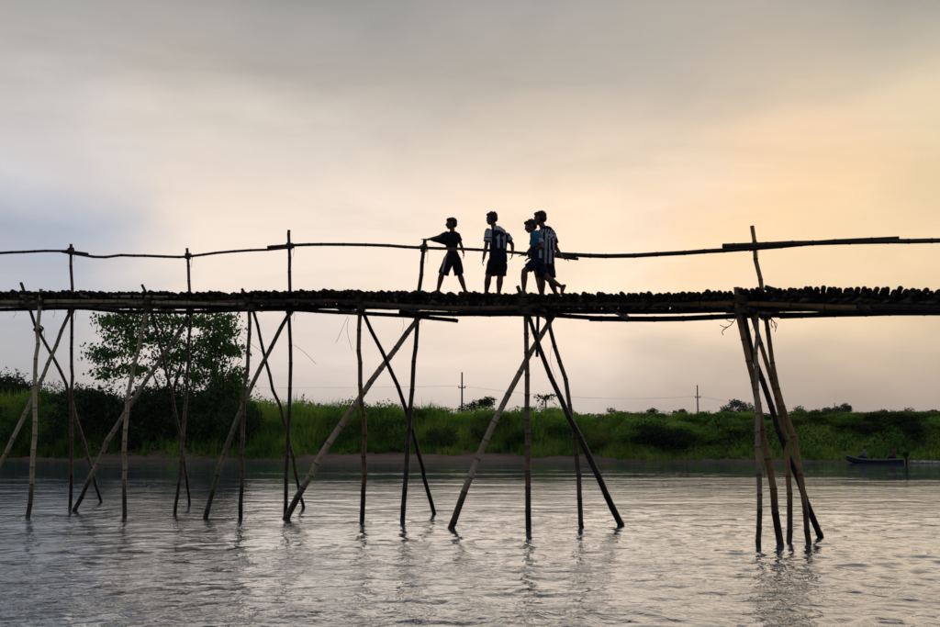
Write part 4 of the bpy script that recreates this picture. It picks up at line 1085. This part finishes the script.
# --- boy 3: blue shirt, deep stride, head down
def boy3():
    Y = YB3; J = Fig(Y, (535, 292.5)); b = MB()
    hd = head(b, J(530.6, 226.4), (-1, -.15, 0), .98, .32)
    side = Vector((.35, .94, 0)).normalized()
    capsule(b, J(532, 230), J(535.5, 236), .042, .052)
    loft(b, [(J(534.6, 233.2), .10, .055), (J(535.6, 236), .125, .075), (J(537, 242), .120, .085), (J(537.8, 250), .100, .078), (J(537.6, 257), .100, .080), (J(537, 262), .09, .075)], side)
    limb(b, J(536, 236.5, -.13), J(540.2, 247.5, -.15), J(531.5, 252, -.02), (.042, .032, .022)); hand(b, J(531.3, 252, -.02), (-1, .15, .05), (0, 0, -1), .9, .6)
    limb(b, J(535, 236.5, .12), J(532, 246, .16), J(526.5, 252, .2), (.040, .030, .021)); hand(b, J(526.3, 252, .2), (-1, .1, .0), (0, 0, -1), .9, .5)
    limb(b, J(537, 260, -.05), J(524.6, 270.2, -.08), J(524.0, 289.0, -.04), (.072, .048, .028), 12, 1.12); foot(b, J(524, 289, -.04), (-1, -.05, 0), .97)
    limb(b, J(537.5, 261, .05), J(547.0, 276.0, .03), J(559.5, 284.0, .0), (.070, .046, .027), 12, 1.12)
    foot(b, J(560.2, 284.3, .0), (-.55, .0, 0), .95, heelup=1.15)
    sh = MB(); loft(sh, [(J(533.6, 231.4), .06, .05), (J(534.4, 233), .11, .066), (J(535.6, 236), .142, .085), (J(537, 242), .140, .098), (J(538, 250), .125, .092), (J(538, 258), .122, .095)], side)
    sleeve(sh, J(536, 236.5, -.13), J(539.8, 244.6, -.155), .062, .062); sleeve(sh, J(535, 236.5, .12), J(532.8, 243, .155), .058, .055)
    def paint(c_, n_):
        p1 = J(538, 238); p2 = J(543, 247)
        py = 292.5-(c_.z-J(0, 292.5).z)/(J(0, 291.5).z-J(0, 292.5).z); px = 535+(c_.x-J(535, 0).x)/(J(536, 0).x-J(535, 0).x)
        if c_.y < -.10 and py > 239.5 and px > 536.5: return 1
        if py > 246.5: return 2
        return 0
    so = MB(); loft(so, [(J(537.8, 254), .105, .088), (J(537.6, 259), .122, .10), (J(537.4, 263), .115, .10)], side)
    sleeve(so, J(536.5, 260.5, -.05), J(528.0, 267.8, -.075), .088, .082); sleeve(so, J(538, 261, .05), J(544.2, 272.4, .035), .082, .078)
    return b, [('shirt', sh, [TEAL, WHITE, NAVY], paint), ('shorts', so, [NAVY], None)], (hd[0], hd[1], hd[2], .98)
# --- boy 4: the tallest, black and white striped shirt, holding the rail end
def boy4():
    Y = YB4; J = Fig(Y, (547, 292)); b = MB()
    hd = head(b, J(540.2, 217.2), (-.85, .5, 0), 1.04, .1)
    side = Vector((.80, .60, 0)).normalized()
    capsule(b, J(541.3, 222), J(545, 230), .046, .055)
    loft(b, [(J(545, 227), .085, .058), (J(546, 230), .140, .08), (J(546.4, 237), .132, .085), (J(546.6, 247), .110, .078), (J(546.6, 254), .108, .078), (J(546.2, 261), .112, .085), (J(546, 265), .09, .07)], side)
    limb(b, J(552.5, 232, .08), J(556.3, 244, .12), J(561.0, 254.0, .02), (.044, .033, .023)); hand(b, J(561.2, 254.2, .02), (.9, -.2, -.25), (0, 0, -1), 1.0, .6)
    limb(b, J(539.5, 232, -.10), J(537.5, 244, -.06), J(533, 253, .12), (.044, .033, .023)); hand(b, J(532.8, 253.2, .12), (-.8, .3, -.2), (0, 0, -1), 1.0, .6)
    limb(b, J(543, 262, -.03), J(542.0, 276, -.03), J(542.4, 288.6, .0), (.076, .051, .030), 12, 1.12); foot(b, J(542.4, 288.4, .0), (-.95, .3, 0), 1.02)
    limb(b, J(549.0, 262, .04), J(551.0, 276, .03), J(555.4, 287.6, .06), (.074, .050, .030), 12, 1.12); foot(b, J(555.4, 287.2, .06), (-.9, .3, 0), 1.02, heelup=.3)
    sh = MB(); loft(sh, [(J(544.4, 225.2), .062, .056), (J(545, 226.8), .105, .072), (J(546, 229.6), .152, .090), (J(546.3, 237), .150, .10), (J(546.4, 247), .140, .10), (J(546.2, 254), .142, .10), (J(545.8, 261), .148, .104)], side)
    sleeve(sh, J(552.5, 232, .08), J(555.3, 240, .11), .062, .058); sleeve(sh, J(539.5, 232, -.10), J(538.2, 240, -.08), .062, .060)
    x0, zz0 = J(547, 0).x, J(0, 292).z; ux = J(548, 0).x-x0; uz = J(0, 291).z-zz0
    def paint(c_, n_):
        px = 547+(c_.x-x0)/ux; py = 292-(c_.z-zz0)/uz
        if px > 554.4-.02*(py-230) or (py < 240 and px > 553.8): return 0
        if py < 227: return 0
        if py < 231.6:                                          # rank of pale marks across the shoulders
            return 1 if (px*0.9+py*.2) % 2.3 > 1.0 and py > 228.2 else 0
        if 232.4 < py < 234.2 and px > 545.5: return 1
        if 236.0 < py < 247.5 and px > 546:                  # the number, pale on navy
            for q in (547.2, 551.2):
                if abs(px-q-.0) < .75: return 1
                if py < 238.6 and 0 < q-px < 1.8 and abs((q-px)-(py-236.2)) < .8: return 1
            return 0
        return 1 if ((px-538.6+.05*(py-230)) % 4.6) < 2.4 else 0
    so = MB(); loft(so, [(J(546.2, 256), .118, .092), (J(546.2, 260), .132, .10), (J(546.2, 264), .138, .10)], side)
    sleeve(so, J(543, 262.5, -.03), J(542.2, 273.6, -.035), .088, .090); sleeve(so, J(549.2, 262.5, .04), J(550.4, 273.4, .035), .088, .086)
    def pso(c_, n_):
        px = 547+(c_.x-x0)/ux
        return 1 if 540.2 < px < 543.2 and n_.y < .2 else 0
    return b, [('shirt', sh, [NAVY, WHITE], paint), ('shorts', so, [BLACKCLOTH, GREYBLUE], pso)], (hd[0], hd[1], hd[2], 1.04)

def put_boy(fn, Y, foot_px, label, top_px, seed):
    o, M_, P_, s = person('person', label, (0, 0, 0), fn, BOYS, .0058)
    zmin = min(v.co.z for v in o.data.vertices); p = at_depth(foot_px[0], foot_px[1], Y)
    base = deck_z(p.x-.2)-.006; hair_part(None, P_, M_, s, o, seed)
    zmax = max(v.co.z for c_ in o.children for v in c_.data.vertices if c_.name.startswith('hair'))
    k = (at_depth(foot_px[0], top_px, Y).z-base)/(zmax-zmin); print('SCALE', k)
    o.scale = (k, k, k); o.location = (p.x, Y, base-zmin*k); return o
yb = lambda px: float(np.interp((px-CX)/FPX*17.2, NLx, NLy))+.42
YB1, YB2, YB3, YB4 = yb(453)+.08, yb(495)+.1, yb(535)-.06, yb(547)+.34
put_boy(boy1, YB1, (453, 292), 'boy in a black T-shirt and striped black shorts reaching for the post, first in line', 217, 1)
put_boy(boy2, YB2, (495, 293), 'boy in a navy and white football shirt numbered 11, seen from behind', 211.3, 2)
put_boy(boy3, YB3, (535, 292.5), 'stooping boy in a blue shirt with one knee forward and one foot lifted', 218.6, 3)
put_boy(boy4, YB4, (547, 292), 'tallest boy at the back in a black and white striped football shirt', 210.2, 4)

# ------------------------------------------------------------------ boat with two people, and its wake
BW = empty('boat', tuple(on_water(875, 463.2))); bo = Vector(BW.location)
tag(BW, 'low dark wooden boat running left along the far bank', 'boat')
hd_ = Vector((-1, .35, 0)).normalized(); sd_ = Vector((hd_.y, -hd_.x, 0))
hull = MB(); inner = []; Lb = 2.9
rr = []
for i in range(15):
    u = i/14*2-1; half = .40*(1-max(0, u)**2.2)**.6*(1-.25*max(0, -u)**2)+.015; zt = .17+.24*max(0, u)**2.5+.04*max(0, -u)**2; zb = -.12+.26*max(0, u)**3
    c_ = bo+hd_*u*Lb/2
    pr = [(-1, zt), (-.86, zb+.10), (-.45, zb), (.45, zb), (.86, zb+.10), (1, zt), (.93, zt), (.78, zb+.14), (.4, zb+.05), (-.4, zb+.05), (-.78, zb+.14), (-.93, zt)]
    rr.append([c_+sd_*half*a+Vector((0, 0, z)) for a, z in pr])
hull.rings(rr)
M_HULL = simple('hull_paint', (.012, .014, .028), .45); M_PALE = simple('pale_gunwale', (.16, .17, .19), .6)
hull.build('hull', M_HULL, BW, False)
for k in (-1, 1):
    m2 = MB(); m2.tube([r[0 if k < 0 else 5]+Vector((0, 0, .012)) for r in rr], .022, 6); m2.build('gunwale', M_PALE, BW)
def cbox(c_, l, wd, h_):
    m2 = MB(); Mx = Matrix((hd_, sd_, Vector((0, 0, 1)))).transposed(); m2.box(c_, l, wd, h_, Mx); return m2
for u in (-.62, .0, .38): cbox(bo+hd_*u*Lb/2+Vector((0, 0, .24)), .2, .70, .035).build('thwart', M_PALE, BW, False)
mo = Vector(bo-hd_*(Lb/2+.12)); m2 = cbox(mo+Vector((0, 0, .48)), .26, .2, .24); m2.tube([mo+Vector((0, 0, .4)), mo+Vector((0, 0, -.3))], .05, 6); m2.tube([mo+hd_*.1+Vector((0, 0, .5)), mo+hd_*.45+Vector((0, 0, .55))], .02, 6); m2.build('outboard_motor', BLACKCLOTH, BW, False)
def sitter(shirt, lean=0.0):
    def fn():
        b = MB(); F = hd_; S = sd_; Z = Vector((0, 0, 1))
        V3 = lambda f, s_, z: F*f+S*s_+Z*z
        hd = head(b, V3(.03, 0, .78), F, 1.05, 0); capsule(b, V3(0, 0, .62), V3(.01, 0, .72), .05, .045)
        loft(b, [(V3(0, 0, .62), .11, .06), (V3(0, 0, .58), .18, .09), (V3(0, 0, .4), .16, .1), (V3(-.02, 0, .2), .14, .1), (V3(-.02, 0, .06), .16, .11), (V3(-.02, 0, 0), .12, .1)], S)
        for k in (-1, 1):
            limb(b, V3(0, .18*k, .55), V3(.06+.1*(k > 0), .24*k, .30), V3(.27, .17*k, .2), (.05, .04, .025)); hand(b, V3(.28, .17*k, .2), F+Z*-.3, -Z, 1, .5, k)
            limb(b, V3(0, .09*k, .07), V3(.40, .12*k, .13), V3(.42, .11*k, -.22), (.085, .06, .035)); foot(b, V3(.42, .11*k, -.22), F, 1.1)
        sh = MB(); loft(sh, [(V3(0, 0, .65), .07, .06), (V3(0, 0, .62), .14, .08), (V3(0, 0, .56), .2, .11), (V3(0, 0, .4), .19, .13), (V3(-.02, 0, .12), .18, .14)], S)
        for k in (-1, 1): sleeve(sh, V3(0, .18*k, .55), V3(.05, .23*k, .36), .07, .065)
        so = MB(); loft(so, [(V3(-.02, 0, .16), .17, .13), (V3(-.02, 0, 0), .17, .12)], S)
        for k in (-1, 1): sleeve(so, V3(0, .09*k, .07), V3(.36, .12*k, .12), .10, .085)
        return b, [('shirt', sh, [shirt], None), ('shorts', so, [NAVY], None)], (hd[0], hd[1], hd[2], 1.05)
    return fn
RED = simple('dull_red_cloth', (.13, .03, .035), .9)
for u, shirt, lab in ((.34, GREYBLUE, 'person in a pale shirt sitting near the bow of the boat'), (-.66, RED, 'person in a dull red shirt sitting at the stern of the boat')):
    o, M_, P_, s = person('person', lab, (0, 0, 0), sitter(shirt), None, .012)
    o.location = bo+hd_*(u*Lb/2)+Vector((0, 0, .26)); o.scale = (.74, .74, .74); hair_part(None, P_, M_, s, o, 9)
# wake: broken foam standing a few centimetres proud of the water
V_ = []; n = 2600
u = rng.random(n)**1.2; X0 = bo.x+1.9+u*6.5; wdt = .10+.35*u
C = np.stack([X0, bo.y-.25*(X0-bo.x)*.35+rng.normal(0, 1, n)*wdt, .02+.10*rng.random(n)*(1-.5*u)], 1)
FV, FF, FT_ = leaves(C, .16, 0, .9); FV[:, 2] = .01+np.abs(FV[:, 2])*.8
M_FOAM = simple('foam', (.6, .61, .61), .6, .1)
tag(place('wake_foam', np_mesh('wake_foam', FV, FF, M_FOAM), Vector((0, 0, 0))), kind='stuff')
bpy.data.scenes.remove(TS)
